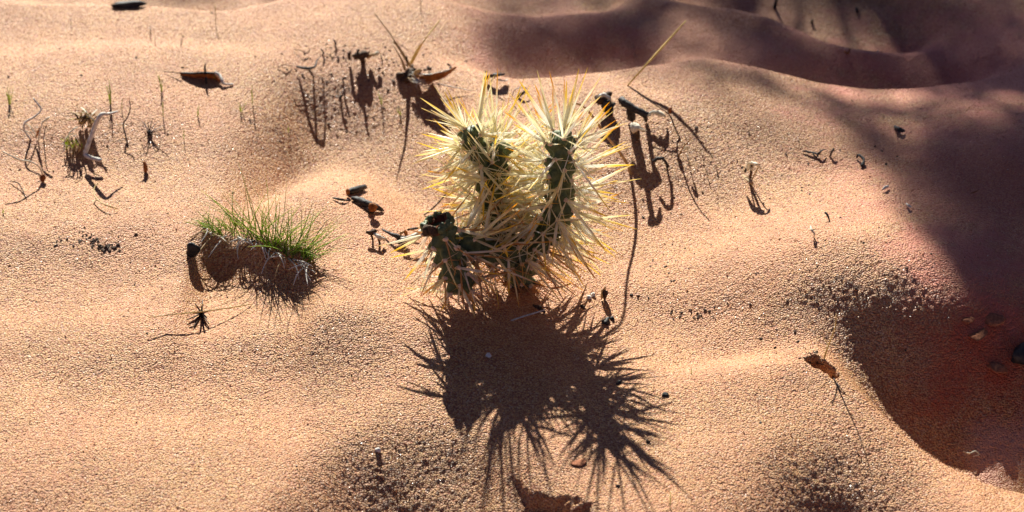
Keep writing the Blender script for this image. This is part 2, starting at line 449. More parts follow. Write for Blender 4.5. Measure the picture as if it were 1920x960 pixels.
# ------------------------------------------------------------------ ground sheet
def build_ground():
    dx, dy = 0.00090, 0.00105
    xc = np.arange(-0.51, 0.51, dx); yc = np.arange(-0.38, 0.47, dy)
    def grow(start, step, sgn):
        out = []; s = step; v = start
        while abs(v) < 60:
            s *= 1.3; v += s * sgn; out.append(v)
        return out
    xs = np.array(grow(xc[0], dx, -1)[::-1] + list(xc) + grow(xc[-1], dx, 1))
    ys = np.array(grow(yc[0], dy, -1)[::-1] + list(yc) + grow(yc[-1], dy, 1))
    X, Y = np.meshgrid(xs, ys)
    Z = H(X, Y)
    core = (1 - sstep(0.55, 0.9, np.abs(X))) * (1 - sstep(0.5, 0.8, np.abs(Y)))
    # clumped grain relief, stronger on the slopes that face the viewer
    gy = np.gradient(Z, ys, axis=0)
    sl_ = sstep(0.02, 0.32, gy) * 1.0
    g = vnoise(X, Y, .0046, 21) * .00014 + vnoise(X, Y, .0021, 22) * .00034 + rng.uniform(-1, 1, X.shape) * .00026
    Z = Z + core * g * (0.55 + 0.28 * sl_)
    ny, nx = X.shape
    me = bpy.data.meshes.new("sand_ground")
    co = np.stack([X, Y, Z], -1).reshape(-1, 3).astype(np.float32)
    idx = np.arange(nx * ny).reshape(ny, nx)
    q = np.stack([idx[:-1, :-1], idx[:-1, 1:], idx[1:, 1:], idx[1:, :-1]], -1).reshape(-1, 4)
    me.vertices.add(len(co)); me.vertices.foreach_set("co", co.ravel())
    me.loops.add(q.size); me.loops.foreach_set("vertex_index", q.ravel().astype(np.int32))
    me.polygons.add(len(q)); me.polygons.foreach_set("loop_start", np.arange(0, q.size, 4, dtype=np.int32))
    me.polygons.foreach_set("use_smooth", np.ones(len(q), bool))
    me.update(calc_edges=True)
    me.materials.append(M["sand"])
    o = bpy.data.objects.new("sand_ground", me); COL.objects.link(o)
    tag(o, kind="structure")
build_ground()

def build_grains():
    """coarse loose grains lying on the sand, a few of them clear quartz"""
    n = 52000
    x = rng.uniform(-.47, .47, n); y = rng.uniform(-.33, .45, n)
    # denser on the rough slopes
    e = .004; gy = (H(x, y + e) - H(x, y - e)) / (2 * e)
    keep = rng.uniform(0, 1, n) < 0.55 + 2.2 * np.clip(gy, 0, .25)
    x, y = x[keep], y[keep]; n = len(x)
    z = H(x, y)
    s = rng.lognormal(0, .32, n) * .00033
    octa = np.array([(1, 0, 0), (-1, 0, 0), (0, 1, 0), (0, -1, 0), (0, 0, 1), (0, 0, -1)], float)
    V = octa[None] * rng.uniform(.7, 1.25, (n, 6, 1))
    an = rng.uniform(0, 6.28, n); c, q = np.cos(an), np.sin(an)
    tl = rng.uniform(-.8, .8, n)
    Vx = V[..., 0] * c[:, None] - V[..., 1] * q[:, None]; Vy = V[..., 0] * q[:, None] + V[..., 1] * c[:, None]; Vz = V[..., 2]
    Vx, Vz = Vx * np.cos(tl)[:, None] - Vz * np.sin(tl)[:, None], Vx * np.sin(tl)[:, None] + Vz * np.cos(tl)[:, None]
    P = np.stack([Vx * s[:, None] + x[:, None], Vy * s[:, None] + y[:, None], Vz * s[:, None] * .85 + z[:, None] + s[:, None] * .35], -1).reshape(-1, 3)
    f = np.array([(0, 2, 4), (2, 1, 4), (1, 3, 4), (3, 0, 4), (2, 0, 5), (1, 2, 5), (3, 1, 5), (0, 3, 5)])
    Fq = (f[None] + (np.arange(n) * 6)[:, None, None]).reshape(-1, 3)
    me = bpy.data.meshes.new("coarse_sand_grains")
    me.vertices.add(len(P)); me.vertices.foreach_set("co", P.astype(np.float32).ravel())
    me.loops.add(Fq.size); me.loops.foreach_set("vertex_index", Fq.ravel().astype(np.int32))
    me.polygons.add(len(Fq)); me.polygons.foreach_set("loop_start", np.arange(0, Fq.size, 3, dtype=np.int32))
    me.update(calc_edges=True)
    pal = np.array([(.50, .21, .09), (.57, .27, .12), (.36, .13, .055), (.62, .36, .20), (.78, .66, .52), (.20, .07, .04), (.55, .28, .09)])
    ch = rng.choice(len(pal), n, p=[.36, .29, .15, .09, .02, .04, .05])
    cc = pal[ch] * rng.uniform(.8, 1.15, (n, 1))
    col = np.concatenate([np.repeat(cc, 6, 0), np.ones((n * 6, 1))], 1).astype(np.float32)
    a = me.color_attributes.new("tint", 'FLOAT_COLOR', 'POINT'); a.data.foreach_set("color", col.ravel())
    m = attr_material("coarse_grain", .12, .5, .35)
    me.materials.append(m)
    o = bpy.data.objects.new("coarse_sand_grains", me); COL.objects.link(o)
    tag(o, "loose coarse grains of orange and clear quartz scattered over the sand", "sand grains", kind="stuff")
build_grains()

# ------------------------------------------------------------------ juniper beyond the frame that shades the upper right
def build_juniper():
    base = Vector((1.35, 3.7, ground(1.35, 3.7) - .03))
    t = thing("juniper_tree", "dark green juniper standing behind the sand hollow, shading the upper right", "tree", base)
    crownc = Vector((-0.1, 3.2, 1.95))
    def gp(px, py): return at(px, py)
    blobs = []   # (shade spot px, py, radius px, metres up the sun's ray)
    for px, py, r in ((980, 50, 42), (935, 95, 36), (985, 112, 26), (1055, 40, 46), (1130, 62, 50), (1105, 118, 22), (1190, 35, 48), (1215, 95, 42), (1180, 130, 18), (1262, 120, 22),
                      (1410, 40, 42), (1400, 105, 50), (1455, 75, 50), (1470, 135, 45), (1530, 110, 45), (1560, 150, 42), (1640, 125, 48), (1720, 90, 60), (1700, 150, 50),
                      (1800, 60, 75), (1880, 120, 80), (1790, 160, 65), (1890, 220, 75), (1800, 250, 62), (1870, 320, 75), (1780, 330, 50), (1850, 410, 62), (1910, 460, 60), (1900, 540, 40),
                      (1820, 370, 50), (1730, 220, 36), (1900, 20, 80), (1740, 15, 60), (1565, 195, 36), (1600, 225, 36), (1635, 262, 38), (1670, 300, 40), (1705, 345, 42), (1730, 400, 44), (1765, 270, 44), (1770, 450, 46),
                      (1765, 330, 40), (1810, 480, 46), (1845, 540, 46), (1035, 95, 34), (960, 20, 36), (1100, 85, 36), (1165, 75, 40), (1200, 120, 26), (1425, 145, 34), (1930, 650, 46), (1865, 600, 50), (1885, 690, 46), (1855, 560, 42), (1950, 560, 50), (1950, 720, 46), (1930, 800, 40),
                      (260, -8, 24), (330, -6, 24), (400, -6, 20), (520, -12, 26), (1020, -25, 40), (1120, -25, 40), (1230, -30, 50), (1330, -20, 20),
                      (1300, 96, 20), (1345, 135, 34), (1350, 60, 26), (1700, -40, 50), (1850, -70, 70), (1700, -80, 70), (2020, 300, 100), (2040, 120, 100), (2050, 500, 100), (1500, -80, 60), (1300, -90, 60), (1060, -90, 60)):
        blobs.append((px, py, r))
    rr = random.Random(3)
    protos = []
    for k in range(3):
        V, F = [], []
        for i in range(300):
            d = Vector((rr.gauss(0, 1), rr.gauss(0, 1), rr.gauss(0, 1))).normalized()
            p = d * (rr.random() ** .5)
            up = (d + Vector((rr.gauss(0, .5), rr.gauss(0, .5), rr.gauss(0, .5) + .3))).normalized()
            s = up.orthogonal().normalized(); s = Matrix.Rotation(rr.uniform(0, 6.28), 3, up) @ s
            L, w = rr.uniform(.20, .38), rr.uniform(.035, .07)
            n = len(V); th = up.cross(s) * w * .5
            V += [p - s * w, p + s * w, p + th, p + up * L * .6 + s * w * .8, p + up * L * .6 - s * w * .8, p + up * L]
            F += [(n, n + 1, n + 3, n + 4), (n + 4, n + 3, n + 5), (n + 1, n + 2, n + 3), (n + 2, n, n + 4)]
        protos.append(mesh_from("foliage", V, F, M["leaf"], False))
    tips = []
    for i, (px, py, r) in enumerate(blobs):
        g = gp(px, py)
        tt = 3.35 + rr.uniform(-.45, .5)
        c = g + SUN * tt
        rad = r * PXM * (1.3 if py > 150 else 1.55)
        o = bpy.data.objects.new("foliage", protos[i % 3]); COL.objects.link(o); o.parent = t
        o.location = c - base; o.scale = (rad, rad, rad); o.rotation_euler = (rr.uniform(0, 6), rr.uniform(0, 6), rr.uniform(0, 6))
        tips.append(c)
    for i in range(46):   # the rest of the crown, which shades ground out of view
        a = rr.uniform(0, 6.28); q = rr.uniform(.3, .9)
        c = Vector((1.65 + math.cos(a) * q, 3.75 + abs(math.sin(a)) * q * .9 + .1, rr.uniform(1.6, 3.0)))
        rad = rr.uniform(.12, .22)
        o = bpy.data.objects.new("foliage", protos[i % 3]); COL.objects.link(o); o.parent = t
        o.location = c - base; o.scale = (rad, rad, rad); o.rotation_euler = (rr.uniform(0, 6), rr.uniform(0, 6), rr.uniform(0, 6))
        tips.append(c)
    part("trunk", tube([(base, .13), (base + Vector((-.05, -.05, .6)), .10), (base + Vector((-.02, -.12, 1.2)), .085), (base + Vector((-.1, -.25, 1.7)), .06)], seg=10, jit=.08), M["trunk"], t)
    top = base + Vector((-.1, -.25, 1.7)); mid = base + Vector((-.02, -.12, 1.2))
    hubs = [gp(px, py) + SUN * 3.4 for px, py in ((1950, 150), (2150, 430), (1500, -170), (600, -260))]
    hubs += [Vector((1.5, 4.2, 2.4)), Vector((1.95, 4.0, 2.1)), Vector((1.2, 4.4, 2.5))]
    chain = {0: mid, 1: mid, 2: hubs[0], 3: hubs[2]}
    for i, h in enumerate(hubs):
        s = chain.get(i, top)
        part("limb", tube([(s, .030 if i < 4 else .05), ((s + h) / 2 + Vector((0, 0, .06)), .020), (h, .012)], seg=8, jit=.08), M["trunk"], t)
    tw = []
    for c in tips:
        h = min(hubs, key=lambda q: (q - c).length)
        tw.append(tube([(h, .008), ((h + c) / 2 + Vector((0, 0, .03)), .005), (c, .002)], seg=4, sub=2))
    part("twigs", join(*tw), M["trunk"], t, kind="stuff")
build_juniper()
#MORE
# ------------------------------------------------------------------ the cactus
def tint_path(kind, rr):
    """colour of a spine along its length (t: 0 root .. 1 tip)"""
    cream = [(.94, .91, .74), (.96, .94, .84), (.93, .88, .64), (.97, .96, .90)][rr.randrange(4)]
    gold = [(.92, .60, .02), (.90, .50, .01), (.95, .72, .08)][rr.randrange(3)]
    if kind == 'white': return lambda t: cream if t < .8 else tuple(a * .5 + b * .5 for a, b in zip(cream, gold))
    if kind == 'old':
        a = [(.70, .46, .24), (.78, .60, .38), (.76, .46, .18)][rr.randrange(3)]; b = [(.80, .46, .07), (.55, .30, .12)][rr.randrange(2)]
        return lambda t: tuple(p * (1 - t) + q * t for p, q in zip(a, b))
    if kind == 'mauve':
        a = (.90, .80, .74)
        return lambda t: tuple(p * (1 - t * .6) + q * t * .6 for p, q in zip(a, (.75, .58, .25)))
    s0 = rr.uniform(.42, .72)
    def f(t):
        k = min(max((t - s0) / .28, 0), 1)
        return tuple(p * (1 - k) + q * k for p, q in zip(cream, gold))
    return f
def spine_proto(kind, seed, wide):
    """unit spine along +Z: papery sheath widest near a third of its length, drawn out to a sharp tip"""
    rr = random.Random(seed); col = tint_path(kind, rr)
    ts = [0, .12, .3, .5, .68, .84, .95, 1]
    prof = [.45, .85, 1.0, .86, .66, .42, .2, .02] if wide else [.7, .8, .8, .7, .55, .4, .22, .02]
    bend = rr.uniform(-.05, .05); bend2 = rr.uniform(-.03, .03)
    V, F, T = [], [], []
    seg = 5
    for i, (t, w) in enumerate(zip(ts, prof)):
        for k in range(seg):
            a = 6.2832 * k / seg + .3
            jx = 1 + rr.uniform(-.12, .12)
            V.append(Vector((math.cos(a) * w * .5 * jx + bend * 10 * t * t, math.sin(a) * w * .28 * jx + bend2 * 10 * t * t, t)))
            c = col(t); s = rr.uniform(.92, 1.05); T.append(tuple(q * s for q in c))
    n = len(ts)
    for i in range(n - 1):
        for k in range(seg):
            a = i * seg + k; b = i * seg + (k + 1) % seg
            F.append((a, b, b + seg, a + seg))
    F.append(tuple(range(seg - 1, -1, -1))); F.append(tuple((n - 1) * seg + k for k in range(seg)))
    return V, F, T
SPK = {}
for kk in ('gold', 'white', 'old', 'mauve'):
    SPK[kk] = []
    for i in range(5):
        V, F, T = spine_proto(kk, hash_ := (i * 7 + len(kk) * 31), kk in ('gold', 'white'))
        SPK[kk].append((V, F, T, mesh_from("spine", V, F, M["spine"], True, T)))

def build_cactus():
    rr = random.Random(11)
    base = at(968, 524)
    root = thing("cholla_cactus", "spiny green cholla cactus with white and golden spines and a broken lower joint", "cactus", base)
    mm = .001
    O = over
    stems = [  # name, path (point, radius mm), spine length, per areole, density of long, kinds, tip
        ("rooted_stem", [(at(978, 530, -.004), 10), (O(972, 505, 530), 10.5), (O(965, 480, 532), 10.5)], 24, 9, ('old',), False),
        ("crossing_stem", [(O(858, 452, 556), 8.5), (O(895, 466, 550), 10), (O(945, 474, 540), 11), (O(995, 460, 530), 11.5), (O(1022, 430, 526), 11.5)], 35, 8, ('gold', 'old', 'white', 'mauve', 'gold'), False),
        ("right_arm", [(O(1014, 446, 527), 12), (O(1042, 398, 524), 12.5), (O(1049, 345, 522), 10), (O(1050, 295, 521), 9.2), (O(1056, 246, 521), 8.2)], 37, 9, ('gold', 'gold', 'white'), True),
        ("left_arm", [(O(952, 465, 535), 10), (O(932, 410, 512), 10), (O(922, 350, 498), 10), (O(930, 300, 490), 9.5), (O(940, 262, 488), 8)], 37, 9, ('gold', 'gold', 'white'), True),
        ("side_branch", [(O(922, 318, 494), 6.8), (O(898, 280, 492), 7.2), (O(873, 240, 490), 6.2)], 33, 9, ('gold', 'white', 'white'), True),
        ("hanging_joint", [(O(822, 424, 568), 9.5), (O(836, 462, 569), 10.5), (O(850, 505, 570), 10.5), (O(868, 545, 569), 9)], 26, 6, ('gold', 'mauve', 'mauve', 'white', 'old'), False),
    ]
    everything = []
    for name, path, L, per, kinds, tip in stems:
        pts = smooth_path([(p, r * mm) for p, r in path], 12)
        # resample by length
        P = [p for p, r in pts]; Rr = [r for p, r in pts]
        cum = [0]
        for a, b in zip(P[:-1], P[1:]): cum.append(cum[-1] + (b - a).length)
        tot = cum[-1]
        if tip: tot_full = tot
        n = max(24, int(tot / .0009)); seg = 54
        def samp(s):
            s = min(max(s, 0), tot); i = 0
            i = int(np.searchsorted(cum, s)) ; i = min(max(i, 1), len(P) - 1)
            k = (s - cum[i - 1]) / max(cum[i] - cum[i - 1], 1e-9)
            return P[i - 1].lerp(P[i], k), Rr[i - 1] * (1 - k) + Rr[i] * k, (P[i] - P[i - 1]).normalized()
        # frames
        frames = []; prev = None
        for j in range(n + 1):
            p, r, t = samp(tot * j / n)
            if prev is None: u = t.orthogonal().normalized()
            else: u = (prev - t * prev.dot(t)).normalized()
            prev = u
            if tip: r *= math.sqrt(max(0.0, 1 - max(0, (j / n - .86) / .14) ** 2)) * .97 + .03
            elif j / n < .03 or j / n > .97: r *= .96
            frames.append((p, r, t, u, t.cross(u)))
        # tubercles on spiral rows
        pitch = .0088; rows = 5
        tub = []; k = 0
        cnt = int(tot / pitch * rows)
        for k in range(cnt + 2):
            s = k * pitch / rows; a = k * 2.39996 + .4
            if s <= tot: tub.append((s + rr.uniform(-.0006, .0006), a + rr.uniform(-.08, .08)))
        ts = np.array([q[0] for q in tub]); ta = np.array([q[1] for q in tub])
        V = []
        bump = np.zeros((n + 1, seg))
        for j in range(n + 1):
            s = tot * j / n
            for q in range(seg):
                a = 2 * math.pi * q / seg
                da = (a - ta + math.pi) % (2 * math.pi) - math.pi
                r = frames[j][1]
                d2 = ((s - ts) / .0046) ** 2 + (da * max(r, .004) * .8 / .0032) ** 2
                m = float(np.min(d2))
                bump[j, q] = math.exp(-m * 0.9)
                rad = r * .58 + .0060 * min(1, r / .006) * math.exp(-m * 1.0)
                p, _, t, u, w = frames[j]
                V.append(p + u * math.cos(a) * rad + w * math.sin(a) * rad)
        F = []
        for j in range(n):
            for q in range(seg):
                a = j * seg + q; b = j * seg + (q + 1) % seg
                F.append((a, b, b + seg, a + seg))
        F.append(tuple(range(seg - 1, -1, -1))); F.append(tuple(n * seg + k for k in range(seg)))
        so_ = part(name, (V, F), M["stem"], root)
        # areoles and spines
        AV = []
        for (s, a) in tub:
            j = min(int((s + .0022) / tot * n), n)
            p, r, t, u, w = frames[j]
            nrm = (u * math.cos(a) + w * math.sin(a)).normalized()
            side = t.cross(nrm)
            ap = p + nrm * (r * .58 + .0055 * min(1, r / .006))
            q_ = .0024 if name == 'hanging_joint' else .0019
            AV.append(lump(ap, q_, q_, q_ * .9, .25, rr.randrange(999), 0, 1))
            tipk = 0.0
            if tip: tipk = max(0, (s / tot - .72) / .28)
            hang = name == "hanging_joint"
            elbow = name == 'right_arm' and s / tot < .42 or name == 'crossing_stem' and s / tot > .72
            npa = per + (4 if tipk > .3 else 3 if tip else 1) + (3 if elbow else 0)
            if hang and rr.random() < .12: npa = 2
            if name == "hanging_joint" and nrm.y < -.2 and rr.random() < .4: npa = 2 + rr.randrange(3)
            for c in range(npa):
                big = c < max(2, npa * .36)
                if big: d = nrm * 1.0 + t * (rr.gauss(.25 if s / tot > .35 or not tip else -.15, .4) + tipk * 1.6) + side * rr.gauss(0, .45)
                else: d = nrm * rr.uniform(.25, .8) + t * (rr.gauss(.1, .8) + tipk) + side * rr.gauss(0, .85)
                if hang: d += Vector((0, 0, -.15))
                if elbow and nrm.x > -.3: d += Vector((.45, 0, -.3))
                d.normalize()
                ln = L * mm * (rr.uniform(.75, 1.32) if big else rr.uniform(.35, .8))
                wd = (rr.uniform(.0017, .0029) if big else rr.uniform(.0006, .0012))
                if name == "rooted_stem": wd *= .45; ln *= .9
                kind = rr.choice(kinds) if big else ('old' if name == "rooted_stem" else (rr.choice(kinds) if hang else ('white' if rr.random() < .8 else rr.choice(kinds))))
                if name == "crossing_stem" and nrm.z < -.3: kind = 'old' if rr.random() < .6 else 'gold'; wd *= .7
                # facing the camera head on: thinner cover
                if (d.dot((CAM - ap).normalized()) > .55 and rr.random() < .60): continue
                tipz = ap + d * ln
                gz = ground(tipz.x, tipz.y) if tipz.z < .03 else -1
                if tipz.z < gz: ln *= .5
                everything.append((so_, ap, d, ln, wd, kind, rr.randrange(5), rr.uniform(0, 6.28)))
        part("areole_felt", join(*AV), M["areole"], so_, kind="stuff")
        if name == "hanging_joint":
            p, r, t, u, w = frames[0]
            # broken open end: ragged rim and rotten brown hollow
            V, F = [], []
            for q in range(28):
                a = 6.2832 * q / 28
                for rad, dep in ((r * 1.02, .0015), (r * .98, -.0030), (r * .80, -.0044), (r * .62, .001), (r * .3, .0035), (.0003, .0045)):
                    jr = 1 + rr.uniform(-.08, .08)
                    V.append(p + (u * math.cos(a) + w * math.sin(a)) * rad * jr + t * (dep + rr.uniform(-.0008, .0008)))
            for q in range(28):
                for k in range(5):
                    a = q * 6 + k; b = ((q + 1) % 28) * 6 + k
                    F.append((a, b, b + 1, a + 1))
            part("broken_end", (V, F), M["cutend"], so_, "rotten brown hollow with a ragged pale rim")
            for q in range(9):
                a = q * .7 + .2
                c = p + (u * math.cos(a) + w * math.sin(a)) * r * 1.0 + t * (-.0015)
                part("rim_tubercle", lump(c, .0030, .0028, .0040, .3, q, q, 3), M["stem"] if q % 4 else M["bark"], so_)
    # the 300 that show largest are parts, the rest one part
    def showing(e):
        so_, ap, d, ln, wd, kind, v, rot = e
        view = (ap - CAM).normalized()
        tan = (d - view * d.dot(view)).length
        return ln * tan * (wd / .0018) ** .5 * (1.25 if d.dot(view) < .2 else .8)
    everything.sort(key=showing, reverse=True)
    def frame(d, rot):
        q = Vector((0, 0, 1)).rotation_difference(d).to_matrix() @ Matrix.Rotation(rot, 3, 'Z')
        return q
    for e in everything[:300]:
        so_, ap, d, ln, wd, kind, v, rot = e
        o = bpy.data.objects.new("spine", SPK[kind][v][3]); COL.objects.link(o); o.parent = so_
        o.location = ap - abs_loc(so_)
        o.rotation_euler = frame(d, rot).to_euler()
        o.scale = (wd, wd, ln)
    rest = everything[300:]
    V, F, T = [], [], []
    for so_, ap, d, ln, wd, kind, v, rot in rest:
        m = frame(d, rot) @ Matrix.Diagonal((wd, wd, ln))
        n0 = len(V)
        pv, pf, pt, _ = SPK[kind][v]
        V += [ap + m @ q for q in pv]; F += [tuple(i + n0 for i in f) for f in pf]; T += pt
    part("small_spines", (V, F), M["spine"], root, tint=T, kind="stuff")
    print("spines", len(everything))
build_cactus()

# ------------------------------------------------------------------ grass tuft on its little bank
def grass_blade_mesh(seed, pale=False):
    rr = random.Random(seed)
    n = 6; V, F, T = [], [], []
    cols = [((.20, .36, .02), (.52, .66, .06)), ((.20, .36, .03), (.52, .62, .09)), ((.10, .20, .03), (.30, .44, .07)), ((.42, .36, .16), (.60, .52, .28))]
    c0, c1 = cols[3] if pale else cols[rr.randrange(3)]
    bx = rr.uniform(.15, .5)
    for i in range(n + 1):
        t = i / n; w = (1 - t) ** .6 * .5 + .03
        ox = bx * t * t
        z = t * (1 - .12 * bx * t)
        col = tuple(a * (1 - t) + b * t for a, b in zip(c0, c1))
        for (u, v) in ((-w, 0), (0, -.25 * w), (w, 0), (0, .35 * w)):
            V.append(Vector((ox * 22, u, z) if False else (ox, u, z))); T.append(col)
            V[-1] = Vector((ox + v * .02, u * .02, z))
    for i in range(n):
        for k in range(4):
            a = i * 4 + k; b = i * 4 + (k + 1) % 4
            F.append((a, b, b + 4, a + 4))
    F.append((3, 2, 1, 0)); F.append((n * 4, n * 4 + 1, n * 4 + 2, n * 4 + 3))
    return mesh_from("blade", V, F, M["blade"], True, T)
def build_grass():
    rr = random.Random(5)
    line = [(388, 418), (405, 432), (440, 432), (475, 440), (505, 455), (530, 470), (555, 478), (580, 486)]
    base = at(490, 462)
    root = thing("grass_tuft", "tuft of fine green grass with grey roots on a small sand bank", "grass tuft", base)
    protos = [grass_blade_mesh(i) for i in range(7)] + [grass_blade_mesh(40 + i, True) for i in range(2)]
    for i in range(290):
        f = min(max(rr.betavariate(1.25, 1.0), 0), .999) * (len(line) - 1)
        if i % 9 == 0: f = rr.uniform(0, 2.2)
        k = int(f); q = f - k
        px = line[k][0] * (1 - q) + line[k + 1][0] * q + rr.gauss(0, 5); py = line[k][1] * (1 - q) + line[k + 1][1] * q + rr.gauss(0, 6)
        p = at(px, py); p.z = ground(p.x, p.y) - .001
        g = f / (len(line) - 1)
        ln = .5 + .65 * math.sin(min(g * 1.25, 1) * 2.3)
        ln = (.014 + .027 * max(0, ln)) * rr.uniform(.4, 1.2)
        if g < .3: ln = rr.uniform(.006, .02)
        lean = (g - .55) * 1.5 + rr.gauss(0, .35)
        d = Vector((lean, rr.gauss(0, .45), 1.0)).normalized()
        o = bpy.data.objects.new("blade", protos[rr.randrange(7) if rr.random() < .86 else 7 + rr.randrange(2)]); COL.objects.link(o); o.parent = root
        az = rr.uniform(0, 6.28) if abs(lean) < .3 else (0 if lean > 0 else math.pi) + rr.gauss(0, .6)
        m = Vector((0, 0, 1)).rotation_difference(d).to_matrix() @ Matrix.Rotation(az, 3, 'Z')
        o.location = p - base; o.rotation_euler = m.to_euler(); w = ln
        ws = rr.uniform(.8, 1.3) * .035 / ln * ln
        o.scale = (ln, rr.uniform(.028, .05), ln)
    for i in range(44):   # grey dry roots and dead leaves hanging over the bank
        f = rr.random() * (len(line) - 1.01); k = int(f); q = f - k
        px = line[k][0] * (1 - q) + line[k + 1][0] * q; py = line[k][1] * (1 - q) + line[k + 1][1] * q + 10
        dx, dy = rr.uniform(-38, 38), rr.uniform(4, 42)
        h0, h1 = rr.uniform(2, 7), rr.uniform(2, 9)
        part("dry_root", px_tube([(px, py, h0, .45), (px + dx * .5 + rr.uniform(-5, 5), py + dy * .4, h1 + 3, .5), (px + dx, py + dy, h1, .3)], seg=5, seed=i, jit=.2), M[rr.choice(["grey", "grey", "tan", "bark"])], root)
build_grass()
# ------------------------------------------------------------------ litter, twigs and seedlings, one by one
def stick(name, label, cat, pts, mat, group=None, **kw):
    return single(name, label, cat, px_tube(pts, **kw), M[mat], group)

# yucca-like remains with two tall dry blades
def build_dead_rosette():
    t = thing("dry_rosette", "dead tan plant base with two long upright dry blades and a curled brown leaf", "dead plant", at(765, 140))
    for i, (pts, m) in enumerate((
        ([(770, 128, 0, 1.5), (752, 96, 16, 1.7), (728, 60, 32, 1.2), (703, 26, 47, .25)], "tan"),
        ([(764, 120, 6, .9), (745, 88, 20, 1.3), (736, 78, 26, .3)], "tan"),
        ([(771, 120, 4, 1.3), (785, 93, 20, 2.0), (802, 68, 30, 1.4), (826, 37, 41, .3)], "straw"),
        ([(759, 132, 2, 1.3), (752, 112, 12, 1.5), (737, 85, 24, .5)], "tan"),
        ([(763, 125, 4, .8), (762, 105, 12, .9)], "bark"),
        ([(768, 128, 4, 1.2), (780, 138, 8, 1.6), (808, 140, 13, 1.5), (848, 129, 16, .4)], "grey"))):
        part("blade", leaf(pts, .3, 5, .0003, i), M[m], t)
    part("curled_leaf", leaf([(790, 150, 4, 3), (806, 152, 8, 5.5), (826, 148, 12, 5.0), (842, 138, 15, 2.5), (856, 126, 17, .5)], .9, 6, .0004, 3), M["rust"], t, "rusty orange curled leaf with holes")
    part("standing_flap", leaf([(803, 158, 1, 4.5), (812, 150, 8, 5.5), (822, 142, 16, 4.0), (830, 137, 20, 1.0)], .5, 5, .0004, 9), M["rust"], t)
    part("standing_flap", leaf([(778, 150, 1, 3), (784, 138, 10, 3.5), (788, 130, 16, 1.0)], .5, 5, .0004, 9), M["tan"], t)
    rr = random.Random(2)
    for i in range(12):
        a, b = 768 + rr.uniform(-4, 6), 146 + rr.uniform(-5, 5)
        part("fibre", px_tube([(a, b, 7, .35), (a + rr.uniform(5, 16), b + rr.uniform(-2, 8), 10, .4), (a + rr.uniform(12, 46), b + rr.uniform(-6, 24), rr.uniform(3, 9), .2)], seg=4), M["grey" if i % 3 else "tan"], t)
    part("long_fibre", px_tube([(818, 156, 6, .4), (845, 162, 5, .45), (885, 170, 3, .3)], seg=4), M["grey"], t)
    part("root_mass", lump(at(762, 143, .002), .007, .005, .005, .45, 4, 0, 3), M["bark"], t)
build_dead_rosette()

def tree_bits(name, label, cat, loc, pieces, group=None):
    t = thing(name, label, cat, at(*loc), group)
    for p in pieces:
        nm, vf, m = p[:3]
        part(nm, vf, M[m], t, p[3] if len(p) > 3 else None)
    return t
single("yellow_spike", "long loose yellow spine leaning up against the shaded dune", "spine", leaf([(1177, 161, 0, .6), (1205, 130, 14, .9), (1240, 92, 29, 1.3), (1286, 39, 49, .15)], .6, 5, .0004), M["straw"])

tree_bits("wood_stub", "knobbly dark wood stub right of the cactus, first below the dune crest", "wood", (1135, 198), [
    ("knot", lump(at(1131, 186, .011), .0062, .004, .005, .4, 1, .5, 3), "bark"), ("knot", lump(at(1140, 200, .008), .0055, .004, .0045, .4, 2, .2, 3), "char"),
    ("splinter", px_tube([(1124, 182, 16, 1.4), (1133, 178, 17, 1.6), (1146, 186, 14, 1.0)], seg=6, jit=.3), "grey"), ("splinter", px_tube([(1136, 196, 12, 1.6), (1150, 194, 11, .8)], seg=6, jit=.3), "tan"), ("foot", px_tube([(1140, 205, 8, 3), (1144, 214, 0, 2.5)], jit=.3), "bark")])
tree_bits("burnt_stick", "charred black stick propped above the sand, right of the knobbly stub", "stick", (1185, 210), [
    ("branch", px_tube([(1163, 186, 20, 2.6), (1172, 193, 20, 3.3), (1190, 204, 19, 2.8), (1214, 216, 15, 2.4)], seg=9, jit=.22, seed=4), "char"), ("prop", px_tube([(1180, 200, 18, 2.6), (1184, 222, 2, 3.2)], seg=7, jit=.25), "char"),
    ("prop", px_tube([(1207, 213, 15, 1.6), (1212, 226, 1, 1.4)], seg=6, jit=.2), "char")])
stick("husk_strip", "twisted pale strip of husk at the end of the charred stick", "husk", [(1212, 217, 6, 1.2), (1226, 210, 8, 1.8), (1240, 214, 7, 1.6), (1247, 219, 3, .6)], "pale", jit=.4, seed=2)
tree_bits("pale_pod", "small white torn pod on a dark stalk below the charred stick", "seed pod", (1194, 255), [
    ("stalk", px_tube([(1196, 262, 0, 1.8), (1194, 248, 13, 2.2), (1192, 240, 24, 1.8)], jit=.2), "bark"),
    ("husk", lump(at(1190, 238, .026), .0045, .003, .0035, .4, 6, 0, 2), "pale"), ("husk", leaf([(1186, 243, 23, 1.5), (1198, 244, 25, 1.8), (1212, 246, 22, .5)], .8), "pale"), ("cap", leaf([(1200, 240, 23, 1.5), (1206, 246, 21, 2), (1212, 247, 19, .4)], .6), "bark")])
tree_bits("seed_twig", "thin dark twig with a rust seed head, right of the charred stick", "twig", (1262, 250), [
    ("twig", px_tube([(1193, 170, 16, .3), (1220, 191, 13, .35), (1254, 214, 9, .5), (1264, 236, 4, .6), (1276, 262, 0, .5)], seg=5), "bark"),
    ("seed_head", lump(at(1256, 208, .012), .0016, .0014, .003, .3, 3, 0, 2), "rust"), ("spur", px_tube([(1252, 212, 9, .4), (1243, 206, 11, .25)], seg=4), "bark")])
